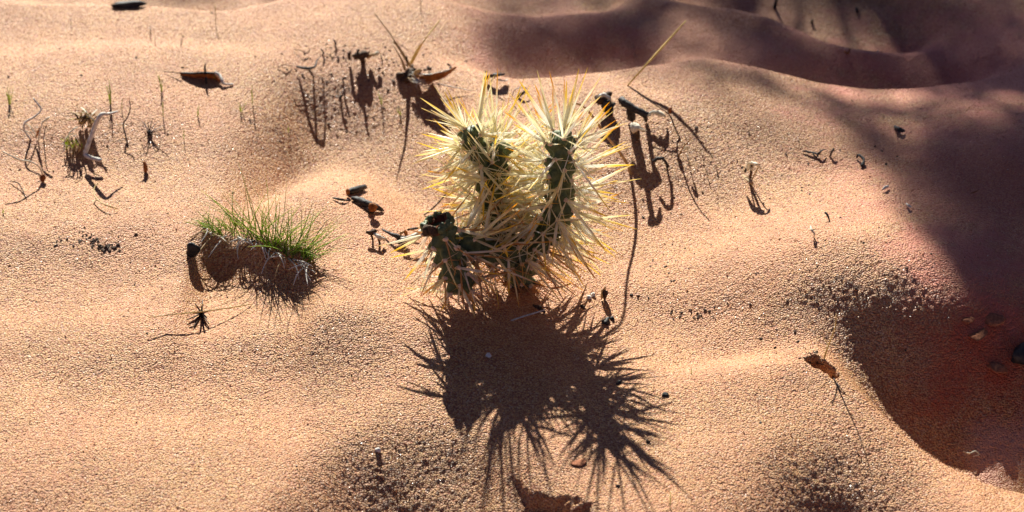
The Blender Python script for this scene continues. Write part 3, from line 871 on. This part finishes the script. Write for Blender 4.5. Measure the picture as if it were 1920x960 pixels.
tree_bits("straw_twig", "short brown straw twig standing above its long thin shadow", "twig", (1275, 295), [
    ("stem", px_tube([(1272, 294, 0, .7), (1282, 275, 14, .6), (1300, 256, 30, .35)], seg=5), "tan"), ("scale", leaf([(1284, 282, 8, .6), (1288, 275, 12, 1.3), (1290, 284, 7, .4)], .5), "pale"), ("side_shoot", px_tube([(1288, 290, 0, .4), (1292, 300, 5, .3)], seg=4), "bark")])
tree_bits("black_hook", "bent black twig like a hook, right of the pale pod", "twig", (1243, 312), [
    ("twig", px_tube([(1224, 303, 9, 1.0), (1234, 297, 13, 1.4), (1244, 299, 12, 1.2), (1253, 312, 3, 1.0)], seg=7, jit=.2), "char"), ("foot", px_tube([(1250, 305, 8, .8), (1251, 318, 0, .8)], seg=5), "char")])
stick("arching_stalk", "long brown stalk arching up behind the right side of the cactus", "stalk", [(1183, 328, -2, 1.2), (1176, 308, 12, 1.2), (1160, 283, 30, 1.1), (1138, 256, 48, 1.0), (1118, 228, 66, .9), (1098, 203, 80, .8), (1080, 194, 86, .7), (1064, 200, 86, .6)], "tan", seg=7)
tree_bits("star_husk", "three-pointed white husk on thin stalks, far right on the slope", "seed husk", (1405, 340), [
    ("lobe", leaf([(1402, 320, 17, 1.2), (1406, 309, 24, 2.2), (1412, 304, 26, .8)], .6), "pale"), ("lobe", leaf([(1411, 306, 26, 1.0), (1419, 310, 25, 1.8), (1427, 318, 20, .5)], .6), "pale"),
    ("lobe", leaf([(1408, 306, 27, 1.0), (1411, 312, 23, 1.6), (1410, 320, 19, .6)], .6), "pale"), ("spur", px_tube([(1402, 312, 20, 1.3), (1396, 323, 16, .8)], seg=5), "black"),
    ("stalk", px_tube([(1404, 340, 0, .8), (1408, 325, 12, 1.0), (1410, 309, 25, 1.0)], seg=6, jit=.2), "bark"), ("stalk", px_tube([(1408, 345, 0, .4), (1414, 328, 10, .5), (1422, 314, 22, .5)], seg=5), "tan")])
stick("fallen_leaf", "curled tan leaf standing just below the white star-like husk", "leaf", [(1392, 327, 8, .5)] * 1 + [(1400, 334, 14, 2.0), (1408, 341, 15, 2.6), (1414, 346, 11, .8)], "tan", flatn=.3)
stick("dark_twig", "fine dark twig under the tan leaf by the white husk", "stem", [(1408, 358, 0, .5), (1406, 342, 13, .6)], "bark", seg=5)

# left side: grey bent stick, dry tuft, curls
stick("bent_grey_stick", "thick pale grey stick bent at both ends, standing in the left dry tuft", "stick", [(220, 209, 30, .7), (203, 214, 34, 1.1), (189, 216, 38, 1.7), (176, 242, 27, 1.7), (166, 270, 17, 1.8), (160, 289, 9, 1.8), (172, 296, 9, 1.5), (190, 301, 8, 1.6)], "grey", seg=8, jit=.12)
def dry_tuft():
    t = thing("dry_grass_tuft", "withered straw-coloured tuft behind the bent grey stick", "dry tuft", at(165, 240))
    rr = random.Random(9)
    for i in range(22):
        a, b = 160 + rr.uniform(-14, 12), 232 + rr.uniform(-5, 8)
        e = rr.uniform(-32, 34)
        part("dry_leaf", leaf([(a, b, 2, .5), (a + e * .4, b - rr.uniform(10, 22), rr.uniform(9, 16), .9), (a + e, b - rr.uniform(2, 28), rr.uniform(6, 18), .25)], .4, 3, .0002, i), M[rr.choice(["tan", "pale", "straw", "bark"])], t)
    for i, pts in enumerate(([(128, 262, 4, .5), (131, 248, 12, .5), (146, 238, 14, .4)], [(120, 285, 2, .5), (121, 265, 8, .5), (126, 256, 8, .4), (138, 250, 10, .4)])):
        part("pale_stem", px_tube(pts, seg=5), M["pale"], t)
    for i in range(9):
        a, b = 144 + rr.uniform(-22, 12), 278 + rr.uniform(-6, 4)
        part("green_blade", leaf([(a, b, 0, .4), (a + rr.uniform(-4, 6), b - 8, 6, .6), (a + rr.uniform(-14, 12), b - rr.uniform(10, 18), 9, .15)], .4, 3, .0002, i), M["sprout"], t)
    for i in range(12):
        a, b = 142 + rr.uniform(-12, 12), 282 + rr.uniform(-6, 10)
        part("root_strand", px_tube([(a, b, 0, .4), (a + rr.uniform(-10, 10), b - 12, 12, .4), (a + rr.uniform(-22, 18), b - rr.uniform(16, 34), 17, .25)], seg=4), M[rr.choice(["bark", "tan", "pale"])], t)
dry_tuft()
stick("curled_grey_twig", "thin grey twig curling in an S at the far left", "twig", [(62, 184, 30, .5), (70, 194, 28, .6), (77, 206, 24, .7), (66, 218, 20, .7), (47, 230, 15, .8), (46, 245, 8, .8), (58, 262, 0, .8)], "grey", seg=6)
tree_bits("withered_seedling", "withered pale seedling with an orange leaf, right of the S-shaped twig", "seedling", (78, 262), [
    ("stem", px_tube([(72, 266, 0, .5), (74, 250, 10, .5), (80, 230, 18, .5), (92, 220, 22, .7)], seg=5), "pale"), ("stem", px_tube([(70, 264, 0, .4), (60, 240, 8, .4), (46, 231, 14, .35)], seg=4), "pale"),
    ("stem", px_tube([(82, 262, 0, .4), (84, 245, 12, .4), (88, 232, 16, .3)], seg=4), "bark"), ("stem", px_tube([(66, 258, 2, .4), (55, 248, 8, .4), (42, 246, 9, .3)], seg=4), "pale"),
    ("orange_leaf", leaf([(68, 258, 3, .5), (73, 246, 9, 1.0), (76, 238, 13, .3)], .5), "rust"), ("leaf", leaf([(78, 232, 16, .6), (86, 226, 19, 1.4), (94, 220, 21, .4)], .5), "pale")])
stick("white_stalk", "white dry stalk curving down to a rust bud at the left edge", "stalk", [(5, 284, 26, .5), (22, 293, 23, .6), (38, 300, 20, .7), (56, 303, 16, .7), (70, 310, 12, .7), (77, 320, 6, .6), (81, 336, 0, .5)], "pale", seg=6)
single("rust_bud", "small rust-orange bud at the foot of the white dry stalk", "bud", lump(at(80, 335, .003), .0022, .0018, .0035, .3, 3), M["rust"])
stick("dark_wavy_twig", "thin dark twig with a kink, right of the bent grey stick", "twig", [(243, 184, 20, .25), (244, 205, 15, .45), (238, 222, 11, .5), (231, 233, 8, .6), (235, 252, 3, .6), (240, 274, 0, .8)], "bark", seg=5)
def spidery():
    t = thing("spidery_seedling", "spidery dead seedling with thin radiating legs above the rust pod", "seedling", at(280, 250))
    rr = random.Random(4)
    for i, (dx, dy) in enumerate(((-14, -24), (-3, -22), (6, -28), (26, -14), (32, -8), (-10, -8), (14, -20), (22, 4), (-16, 10))):
        part("leg", px_tube([(280, 250, 1, .4), (280 + dx * .5, 250 + dy * .6, 6, .4), (280 + dx, 250 + dy, 9 if dy < 0 else 1, .2)], seg=4), M["bark" if i % 3 else "grey"], t)
    part("crown", lump(at(280, 250, .001), .002, .002, .002, .4, 2), M["char"], t)
spidery()
single("rust_pod", "small rust-brown pod standing below the spidery seedling", "seed pod", join(px_tube([(273, 322, 0, 1.3), (272, 312, 5, 1.7), (270, 303, 9, .8)], jit=.3), px_tube([(268, 302, 8, .5), (263, 297, 10, .3)], seg=4)), M["rust"])
stick("pale_straw_curl", "thin pale straw curling on the sand below the bent grey stick", "straw", [(185, 342, 9, .4), (177, 352, 7, .45), (177, 366, 5, .5), (188, 379, 4, .5), (204, 386, 4, .5), (221, 392, 2, .4)], "straw", seg=5)
stick("thin_left_strand", "thin dark strand on the sand by the left edge below the white stalk", "twig", [(18, 340, 1, .3), (32, 342, 3, .5), (40, 352, 2, .5), (50, 375, 0, .3)], "bark", seg=5)  # thin dark tube lying almost flat on the sand

# driftwood curl
tree_bits("curled_bark", "dark curled bark strip with a rust inside and a grey twig, upper left", "bark strip", (385, 148), [
    ("strip", leaf([(338, 140, 0, .6), (356, 143, 0, 2.5), (380, 145, .5, 4.2), (402, 147, 0, 3.5), (414, 153, 0, 1.0)], 1.1, 6, .0006, 2), "rust"),
    ("back", leaf([(340, 137, 2, .6), (360, 138, 4, 1.6), (384, 137, 6, 1.8), (404, 138, 5, 1.0)], .3, 5, .0006, 5), "char"),
    ("spike", px_tube([(385, 139, 5, 1.0), (384, 128, 11, .9), (386, 118, 15, .4)], seg=6, jit=.2), "char"), ("leg", px_tube([(386, 146, 6, 1.0), (387, 156, 0, .9)], seg=6), "char"),
    ("grey_twig", px_tube([(402, 136, 6, 1.1), (411, 140, 5, 1.3), (416, 150, 4, 1.1), (420, 157, 2, .9), (437, 158, 1, .7)], seg=7, jit=.2), "grey"), ("thorn", px_tube([(306, 134, 1, .3), (340, 137, 4, .6)], seg=4), "bark")])
single("buried_log", "short dark log end lying in the hollow at the top left edge", "log", lump(at(240, 9, .002), .0145, .004, .0034, .22, 3, .06, 3), M["char"])

# charcoal left of the cactus
tree_bits("charcoal_piece", "smooth black charcoal piece with an orange tip, upper of the two", "charcoal", (667, 358), [
    ("bar", px_tube([(652, 360, 2, 2.2), (668, 355, 3, 2.5), (684, 350, 3, 1.9)], seg=8, jit=.12, seed=3), "char"), ("ember_brown_tip", lump(at(652, 360, .004), .0016, .002, .0026, .2, 2), "rust")])
tree_bits("charcoal_piece", "long ragged charred splinter with a brown knot, lower of the two", "charcoal", (690, 386), [
    ("bar", px_tube([(660, 371, 2, 1.4), (675, 376, 3, 2.4), (692, 383, 4, 3.0), (708, 390, 3, 2.2), (719, 395, 1, .6)], seg=8, jit=.2, seed=8), "char"), ("knot", lump(at(699, 390, .007), .0035, .003, .0035, .3, 2), "rust"), ("foot", px_tube([(694, 390, 5, 2.2), (698, 398, 0, 1.8)], jit=.3), "char")])
stick("charcoal_sliver", "tiny dark sliver left of the two charcoal pieces", "charcoal", [(624, 371, 1, .5), (634, 373, 2, 1.0), (645, 375, 2, .9), (654, 376, 1, .3)], "char", seg=6, jit=.3)
tree_bits("forked_bud", "small dark bud with a grey prong, left of the broken joint", "twig", (707, 440), [
    ("bud", lump(at(696, 436, .008), .004, .002, .002, .35, 4), "bark"), ("stalk", px_tube([(696, 440, 6, .9), (699, 450, 0, .7)], seg=5), "bark"), ("prong", px_tube([(702, 438, 8, 1.0), (712, 445, 7, 1.5), (720, 449, 4, 1.3)], seg=7, jit=.15), "grey"), ("foot", px_tube([(708, 442, 7, .9), (712, 456, 0, .8)], seg=5), "bark")])
tree_bits("driftwood_twig", "grey driftwood twig with brown scales reaching left from the broken joint", "twig", (765, 447), [
    ("main", px_tube([(716, 430, 3, .5), (730, 437, 5, 1.0), (744, 443, 6, 1.8), (756, 446, 5, 1.2)], seg=7, jit=.2), "char"), ("main", px_tube([(752, 449, 8, 1.3), (772, 444, 11, 1.6), (795, 431, 16, 1.5), (806, 426, 17, 1.0)], seg=7, jit=.2), "grey"),
    ("twiglet", px_tube([(764, 431, 6, .7), (780, 428, 8, .9), (792, 426, 9, .4)], seg=6, jit=.2), "char"), ("scale", leaf([(752, 440, 6, 1.2), (756, 436, 9, 1.8), (760, 438, 8, .6)], .5), "tan"), ("scale", leaf([(762, 445, 5, 1.0), (761, 437, 10, 1.3), (759, 432, 13, .4)], .4), "rust"), ("block", lump(at(755, 452, .004), .004, .003, .004, .3, 7, 0, 2), "bark")])
stick("slanting_dark_strand", "thin dark strand slanting up behind the broken joint", "twig", [(795, 403, 1, .5), (808, 393, 3, .7), (822, 380, 4, .7), (838, 362, 4, .4)], "bark", seg=5)  # thin dark tube rising slightly off the sand

# upper bank twigs
tree_bits("curved_root", "thin black curved root at the left end of the upper bank", "root", (582, 130), [
    ("root", px_tube([(556, 124, 3, .5), (566, 127, 7, 1.2), (578, 128, 10, 1.2), (590, 125, 11, .8), (595, 112, 10, .5), (602, 106, 7, .4)], seg=6, jit=.15), "char"), ("drop", px_tube([(578, 128, 10, .9), (584, 138, 4, .8), (588, 146, 0, .5)], seg=5), "bark")])
tree_bits("broken_root", "broken dark root knot standing on the rim of the upper bank", "root", (678, 112), [
    ("knot", lump(at(676, 106, .007), .006, .0035, .004, .45, 3, 0, 3), "bark"), ("spike", px_tube([(672, 106, 6, 1.6), (670, 97, 15, 1.0), (673, 92, 18, .5)], seg=6, jit=.2), "char"), ("stub", px_tube([(655, 112, 2, 1.0), (654, 102, 9, 1.5), (658, 96, 11, .6)], seg=6, jit=.3), "bark"),
    ("stub", px_tube([(690, 108, 4, 1.6), (696, 103, 8, 1.2), (704, 102, 9, .8)], seg=6, jit=.3), "tan"), ("foot", px_tube([(678, 108, 6, 1.8), (681, 116, 0, 2.0)], seg=8, jit=.2), "bark"), ("white_chip", lump(at(706, 101, .008), .002, .0015, .002, .2, 3), "pale")])
for i, (a, b, dx, lab) in enumerate(((628, 80, 3, "tiny forked black twig above the rim of the upper bank"), (605, 98, 3, "small dark root stub left of the tiny forked twig on the bank"), (644, 150, -3, "dark crumb-like root tip below the tiny forked twig"), (640, 182, -4, "lowest dark root tip on the face of the upper bank"))):
    stick("root_tip", lab, "root", [(a, b + 5, 0, .6), (a + dx * .4, b, 3, .9), (a - dx, b - 6, 6, .4)], "char", seg=6, jit=.3, seed=i)
stick("yellow_root", "thin tan rootlet hanging beside the broken root knot", "root", [(714, 102, 7, .5), (716, 112, 5, .8), (717, 126, 1, .4)], "tan", seg=5)
stick("wiry_root", "fine wiry rootlets at the far left of the upper bank rim", "root", [(550, 92, 1, .3), (565, 95, 4, .4), (575, 100, 2, .5), (582, 92, 4, .3)], "bark", seg=4)
stick("wiry_root", "fine dark rootlet looping left of the dark curved root", "root", [(520, 125, 1, .3), (535, 122, 3, .4), (548, 124, 1, .3)], "bark", seg=4)
tree_bits("leaf_scrap", "dark leaf scrap with a straw across it below the dune crest", "leaf", (930, 148), [
    ("leaf", leaf([(910, 150, 2, 1.0), (922, 144, 7, 3.5), (936, 142, 8, 3.2), (945, 140, 6, .8)], .5, 5, .0006), "char"), ("straw", px_tube([(918, 156, 3, .4), (928, 144, 10, .5), (940, 132, 15, .3)], seg=5), "tan"), ("chip", leaf([(932, 150, 6, 1), (944, 152, 6, 1.8), (952, 150, 3, .5)], .3), "grey")])
stick("dark_root_knot", "dark root knot between the two cactus arms, behind the spines", "root", [(970, 182, 0, .8), (978, 176, 4, 1.3), (986, 172, 5, .8), (994, 180, 2, .5)], "bark", seg=6, jit=.3)
stick("grey_fibre", "short grey fibre arching behind the left cactus arm", "fibre", [(960, 180, 4, .5), (966, 168, 12, .5), (980, 164, 14, .4), (990, 168, 10, .3)], "grey", seg=5)

# lower left seedling star and straw
def star_seedling():
    t = thing("star_seedling", "small dark star-shaped seedling below the grass tuft's shadow", "seedling", at(380, 590))
    rr = random.Random(6)
    for i, (dx, dy, h) in enumerate(((-26, -2, 6), (-18, 8, 2), (-12, -18, 13), (2, -26, 15), (12, -4, 8), (14, 20, 2), (10, 8, 5), (-16, 26, 1), (-28, 12, 2), (4, 28, 1))):
        part("leaf", leaf([(378, 588, 1, .8), (378 + dx * .5, 588 + dy * .5, h * .8, .5), (378 + dx, 588 + dy, h, .2)], .4, 3, .0003, i), M["bark" if i % 3 else "char"], t)
    part("crown", lump(at(378, 588, .001), .002, .002, .002, .4, 2), M["char"], t)
star_seedling()
stick("long_straw", "long pale straw lying across the star-shaped seedling", "straw", [(279, 595, 8, .35), (330, 589, 8, .45), (380, 584, 9, .5), (430, 577, 6, .45), (472, 570, 1, .3)], "straw", seg=5)
single("dark_pebble", "black rounded pebble at the left end of the grass tuft", "pebble", lump(at(361, 468, .0055), .0044, .0036, .0062, .2, 5, .3, 3), M["black"])

# right side
tree_bits("straw_sprig", "faint yellow straw sprig rising from the small hole in the dune", "straw", (1545, 672), [
    ("stem", px_tube([(1545, 672, 0, .6), (1551, 655, 9, .6), (1558, 636, 19, .5), (1566, 612, 30, .35), (1568, 588, 40, .2)], seg=5), "straw"), ("side_stem", px_tube([(1553, 648, 12, .35), (1543, 630, 19, .35), (1528, 612, 26, .2)], seg=4), "straw")])
tree_bits("pale_sprig", "tiny pale curled sprig low on the right slope", "sprig", (1524, 438), [
    ("curl", px_tube([(1520, 424, 7, .5), (1522, 432, 7, .9), (1527, 438, 4, .6), (1526, 446, 0, .4)], seg=5), "pale"), ("curl", px_tube([(1524, 432, 6, .6), (1530, 429, 6, .3)], seg=4), "tan")])
stick("black_thorn", "small black thorn just above the tiny pale sprig", "thorn", [(1547, 398, 6, .8), (1552, 404, 4, .8), (1556, 416, 0, .4)], "char", seg=5)
stick("small_leaf_chip", "small grey chip on the right slope at the edge of the shade", "chip", [(1654, 356, 2, .5), (1660, 351, 3, 1.2), (1666, 349, 2, .6)], "grey", seg=5)
stick("shaded_chip", "small grey chip half buried in the pink shaded slope", "chip", [(1700, 382, 2, .8), (1704, 386, 3, 1.2), (1708, 388, 2, .5)], "grey", seg=5)
tree_bits("black_rootlets", "cluster of black rootlets on the rim of the right slope", "root", (1535, 288), [
    ("rootlet", px_tube([(1505, 283, 1, .4), (1520, 285, 2, .7), (1534, 289, 2, .9)], seg=5, jit=.3), "char"), ("rootlet", px_tube([(1532, 293, 1, .8), (1538, 284, 4, .8), (1546, 280, 3, .5)], seg=5, jit=.3), "char"), ("rootlet", px_tube([(1556, 294, 0, .6), (1560, 284, 4, .9), (1564, 278, 5, .5)], seg=5, jit=.3), "bark"), ("rootlet", px_tube([(1524, 288, 2, .5), (1530, 296, 0, .7)], seg=5, jit=.3), "char")])
stick("shade_twig", "small dark twig on the edge of the tree's shadow", "twig", [(1606, 296, 1, .6), (1610, 290, 4, .8), (1620, 300, 3, 1.0), (1616, 312, 1, 1.5)], "char", seg=6, jit=.3)
stick("shade_knot", "black knot in the lens of light on the upper right slope", "twig", [(1678, 238, 1, 1.2), (1686, 243, 4, 2.0), (1696, 246, 2, .8)], "char", seg=6, jit=.35)
stick("rust_leaf_chip", "rust-coloured chip low on the shaded right slope", "leaf", [(1820, 362, 1, .6), (1828, 360, 3, 1.3), (1836, 355, 2, .4)], "rust", flatn=.4)
stick("red_twig", "tiny reddish twig on the shaded back dune", "twig", [(1584, 96, 1, .8), (1590, 100, 4, 1.0), (1594, 90, 8, .5)], "rust", seg=5)
stick("dark_twig_on_crest", "dark twig standing on the furthest crest at the top edge", "twig", [(1452, 14, 0, 1.6), (1455, 4, 8, 1.3), (1458, -10, 18, 1.0)], "char", seg=6, jit=.2)
stick("dark_tip_on_crest", "small dark tip beside the bright patch beyond the crest", "twig", [(1522, 44, 0, 1.2), (1523, 38, 5, .9)], "char", seg=5)
stick("dark_tip_on_crest", "small dark tip beyond the bright patch near the top edge", "twig", [(1608, 22, 0, 1.6), (1606, 15, 5, 1.2)], "char", seg=5)
tree_bits("black_rock", "angular black rock cut off by the right edge of the picture", "rock", (1918, 670), [
    ("rock", lump(at(1920, 664, .004), .010, .007, .006, .2, 9, .6, 3), "black"), ("chip", lump(at(1909, 674, .002), .0045, .003, .003, .2, 5), "black")])
stick("pale_root_curl", "pale wiry root curl on the sand lip at the lower right", "root", [(1806, 846, 1, .4), (1818, 850, 4, .5), (1828, 846, 3, .5), (1836, 852, 2, .4), (1824, 856, 1, .3)], "pale", seg=5)
stick("hole_root", "thin dark root trailing from the small hole down the dune", "root", [(1561, 706, 2, .5), (1572, 722, 1, .4), (1586, 740, 0, .25)], "char", seg=4)
rr_ = random.Random(77)
for i, (a, b, s_, lab) in enumerate(((1862, 600, .006, "red soil clod at the top of the crusted patch"), (1835, 628, .007, "largest red soil clod in the crusted patch"), (1872, 690, .008, "red soil clod low in the crusted patch"), (1815, 602, .004, "small red soil clod left of the crusted patch"))):
    c = at(a, b); single("soil_clod", lab, "clod", lump((c.x, c.y, ground(c.x, c.y) + s_ * .1), s_, s_ * .7, s_ * .22, .4, i, i, 3), M["soil"], "red soil clods in the crusted patch")
c = at(1085, 868); single("flat_red_stone", "flat pale red stone bedded in the sand within the cactus shadow's tip", "stone", lump((c.x, c.y, ground(c.x, c.y)), .005, .004, .0009, .15, 4, .3, 3), M["soil"])

# loose bits near the cactus
stick("grey_twig", "thin grey twig lying in the cactus shadow", "twig", [(958, 601, 2, .5), (985, 592, 4, .6), (1005, 586, 5, .6), (1024, 580, 4, .4)], "grey", seg=6)
stick("dark_green_scrap", "dark dry scrap in the cactus shadow beside the thin grey twig", "scrap", [(1000, 572, 1, .8), (1012, 578, 3, 1.6), (1022, 586, 1, .8)], "bark", seg=6, jit=.3)
single("fallen_spine", "pale fallen spine lying right of the cactus base", "spine", px_tube([(1005, 508, 5, .5), (1035, 512, 6, .8), (1068, 517, 3, .3)], seg=6), M["pale"])
stick("grey_black_stick", "short grey and black stick under the fallen spine", "stick", [(990, 518, 2, .6), (1002, 514, 3, 1.0), (1014, 511, 3, .6)], "char", seg=6, jit=.2)
stick("tiny_straw", "tiny pale straw bit in the middle of the cactus shadow", "straw", [(869, 696, 3, .3), (873, 704, 2, .4), (882, 714, 1, .3)], "tan", seg=4)
for a, b, lab in ((1104, 560, "white pebble left of the two at the edge of the spiky shadow"), (1112, 555, "white pebble right of the two at the edge of the spiky shadow"), (916, 668, "small pale stone speck within the cactus shadow"), (709, 846, "tiny bluish white stone at the top of the dark foreground slope")):
    c = at(a, b); single("white_pebble", lab, "pebble", lump((c.x, c.y, c.z + .001), .0019, .0016, .0016, .2, a, 0, 2), M["stone"])
tree_bits("brown_seed_husk", "brown seed husk standing among the spiky shadows", "husk", (1134, 556), [
    ("husk", lump(at(1134, 550, .006), .0022, .002, .005, .3, 6), "bark"), ("sliver", leaf([(1128, 560, 1, .6), (1132, 546, 8, 1.5), (1136, 538, 12, .4)], .5), "tan")])
for i, (a, b, s_, lab) in enumerate(((1091, 576, .0022, "black crumb left of the brown seed husk"), (1136, 604, .0040, "largest black crumb below the brown seed husk"), (1148, 598, .0026, "black crumb right of the largest crumb"), (1184, 554, .0014, "left black speck of the trio right of the seed husk"), (1196, 555, .0015, "middle black speck of the trio right of the seed husk"), (1216, 559, .0013, "right black speck of the trio right of the seed husk"),
    (1247, 741, .0030, "black crumb right of the shadow's spiky edge"), (1160, 718, .0026, "black crumb where the shadow of the elbow narrows"), (1205, 374, .0012, "small dark crumb right of the arching stalk's shadow"), (1206, 408, .0016, "dark crumb lower right of the arching stalk"), (1158, 912, .0018, "black crumb near the tip of the cactus shadow"), (1426, 792, .0011, "lonely dark speck on the lower right sand"),
    (1215, 829, .0022, "brown crumb beside the tip of the cactus shadow"), (1306, 240, .0018, "rust crumb above the short straw twig"))):
    c = at(a, b); single("dark_crumb", lab, "crumb", lump((c.x, c.y, c.z + s_ * .15), s_ * .8, s_ * .55, s_ * .5, .45, i, i, 2), M["char" if i % 4 else "bark"], "dark crumbs on the sand")
# countless tiny debris that reads as dark speckle
def speckle():
    rr = random.Random(31); vf = []
    for (cx, cy, sx, sy, n, s_) in ((165, 447, 34, 10, 34, .0011), (200, 464, 14, 5, 16, .0016), (1305, 590, 26, 6, 26, .0009), (1260, 505, 40, 14, 22, .0008), (640, 105, 60, 14, 60, .0010), (660, 165, 60, 40, 50, .0009), (700, 180, 60, 50, 40, .0008),
                                (1520, 668, 16, 10, 14, .0011), (1500, 590, 90, 40, 20, .0009), (1300, 390, 90, 60, 26, .0009), (1560, 320, 80, 60, 22, .0010), (250, 150, 200, 90, 46, .0011), (230, 560, 200, 60, 20, .0008), (1640, 450, 90, 80, 20, .0009), (780, 135, 50, 14, 24, .0016), (1460, 370, 70, 60, 20, .0008), (620, 500, 300, 200, 18, .0007)):
        for i in range(n):
            a, b = rr.gauss(cx, sx), rr.gauss(cy, sy)
            if not (2 < a < 1918 and 2 < b < 956): continue
            c = at(a, b); s = s_ * rr.uniform(.35, 1.0)
            vf.append(lump((c.x, c.y, c.z + s * .2), s * rr.uniform(.8, 2.2), s, s * .7, .35, i, rr.uniform(0, 3), 1))
    single("dark_debris", "fine dark plant debris speckled over the sand", "debris", join(*vf), M["bark"], kind="stuff", smooth=False)
speckle()

# green sprouts
def sprout(x, y, hh, n, lab, sp=8, base=None, m="sprout"):
    rr = random.Random(x * 7 + y)
    t = thing("grass_sprout", lab, "sprout", at(x, y), "thin green sprouts scattered over the sand")
    for i in range(n):
        e = rr.uniform(-sp, sp) if n > 1 else rr.uniform(-2, 2)
        top = hh * rr.uniform(.6, 1.0)
        part("blade", leaf([(x + e * .2, y, 0, .22), (x + e * .5, y - top * .5, top * .24, .3), (x + e, y - top, top * .42, .08)], .4, 3, .00015, i), M[m], t)
    return t
for a in ((18, 196, 34, 6, "spindly green sprout in the far left corner of the dry plants"), (208, 196, 50, 7, "tallest yellow-green sprout, above the bent grey stick"), (304, 172, 32, 4, "loose green sprout left of the curled bark strip"), (474, 196, 42, 2, "single bright sprout right of the curled bark strip"), (541, 248, 22, 1, "short green sprout at the left rim of the bowl"),
          (452, 210, 20, 3, "faint green sprout below and left of the curled bark"), (306, 218, 30, 2, "thin sprout right of the dark kinked twig"), (371, 218, 22, 2, "pale thin sprout below the curled bark strip"), (345, 262, 20, 1, "lowest thin sprout right of the spidery seedling"), (402, 150, 30, 1, "thin green sprout in front of the curled bark"), (228, 206, 22, 2, "short sprout between the grey stick and the kinked twig"),
          (716, 196, 30, 3, "vivid green sprout on the face of the upper bank"), (752, 216, 14, 3, "tiny curled green sprout right of the vivid one"), (1256, 952, 36, 2, "bright green blade at the bottom edge"), (1296, 700, 12, 1, "tiny green speck of a sprout on the pale lower sand"), (5, 400, 10, 2, "tiny green sprout at the left edge")):
    sprout(*a, sp=10 if a[3] > 2 else 4)
for a in ((405, 47, 60, 2, "dry straw sprout standing at the top of the sunlit sand", "straw"), (282, 72, 30, 2, "small dark dry sprout near the top left", "bark"), (290, 84, 26, 1, "thin dry sprout just right of the small dark one", "tan"), (134, 48, 14, 1, "short dark dry stub near the top left corner", "bark"), (340, 86, 14, 2, "tiny dry sprout above the curled bark strip", "bark"), (788, 20, 22, 1, "dark dry tip at the top edge above the dry blades", "bark"), (1220, 250, 8, 1, "tiny dry stub between pale pod and seed twig", "bark"),
          (1318, 298, 10, 1, "dark dry speck-like stub right of the straw twig", "char"), (1364, 270, 8, 1, "tiny dry stub on the right slope", "bark"), (1326, 330, 14, 1, "thin dry stub below the dark one right of the straw twig", "bark"), (1345, 322, 12, 1, "thin dry stub on the slope left of the white husk", "bark")):
    sprout(*a[:5], sp=4, m=a[5])
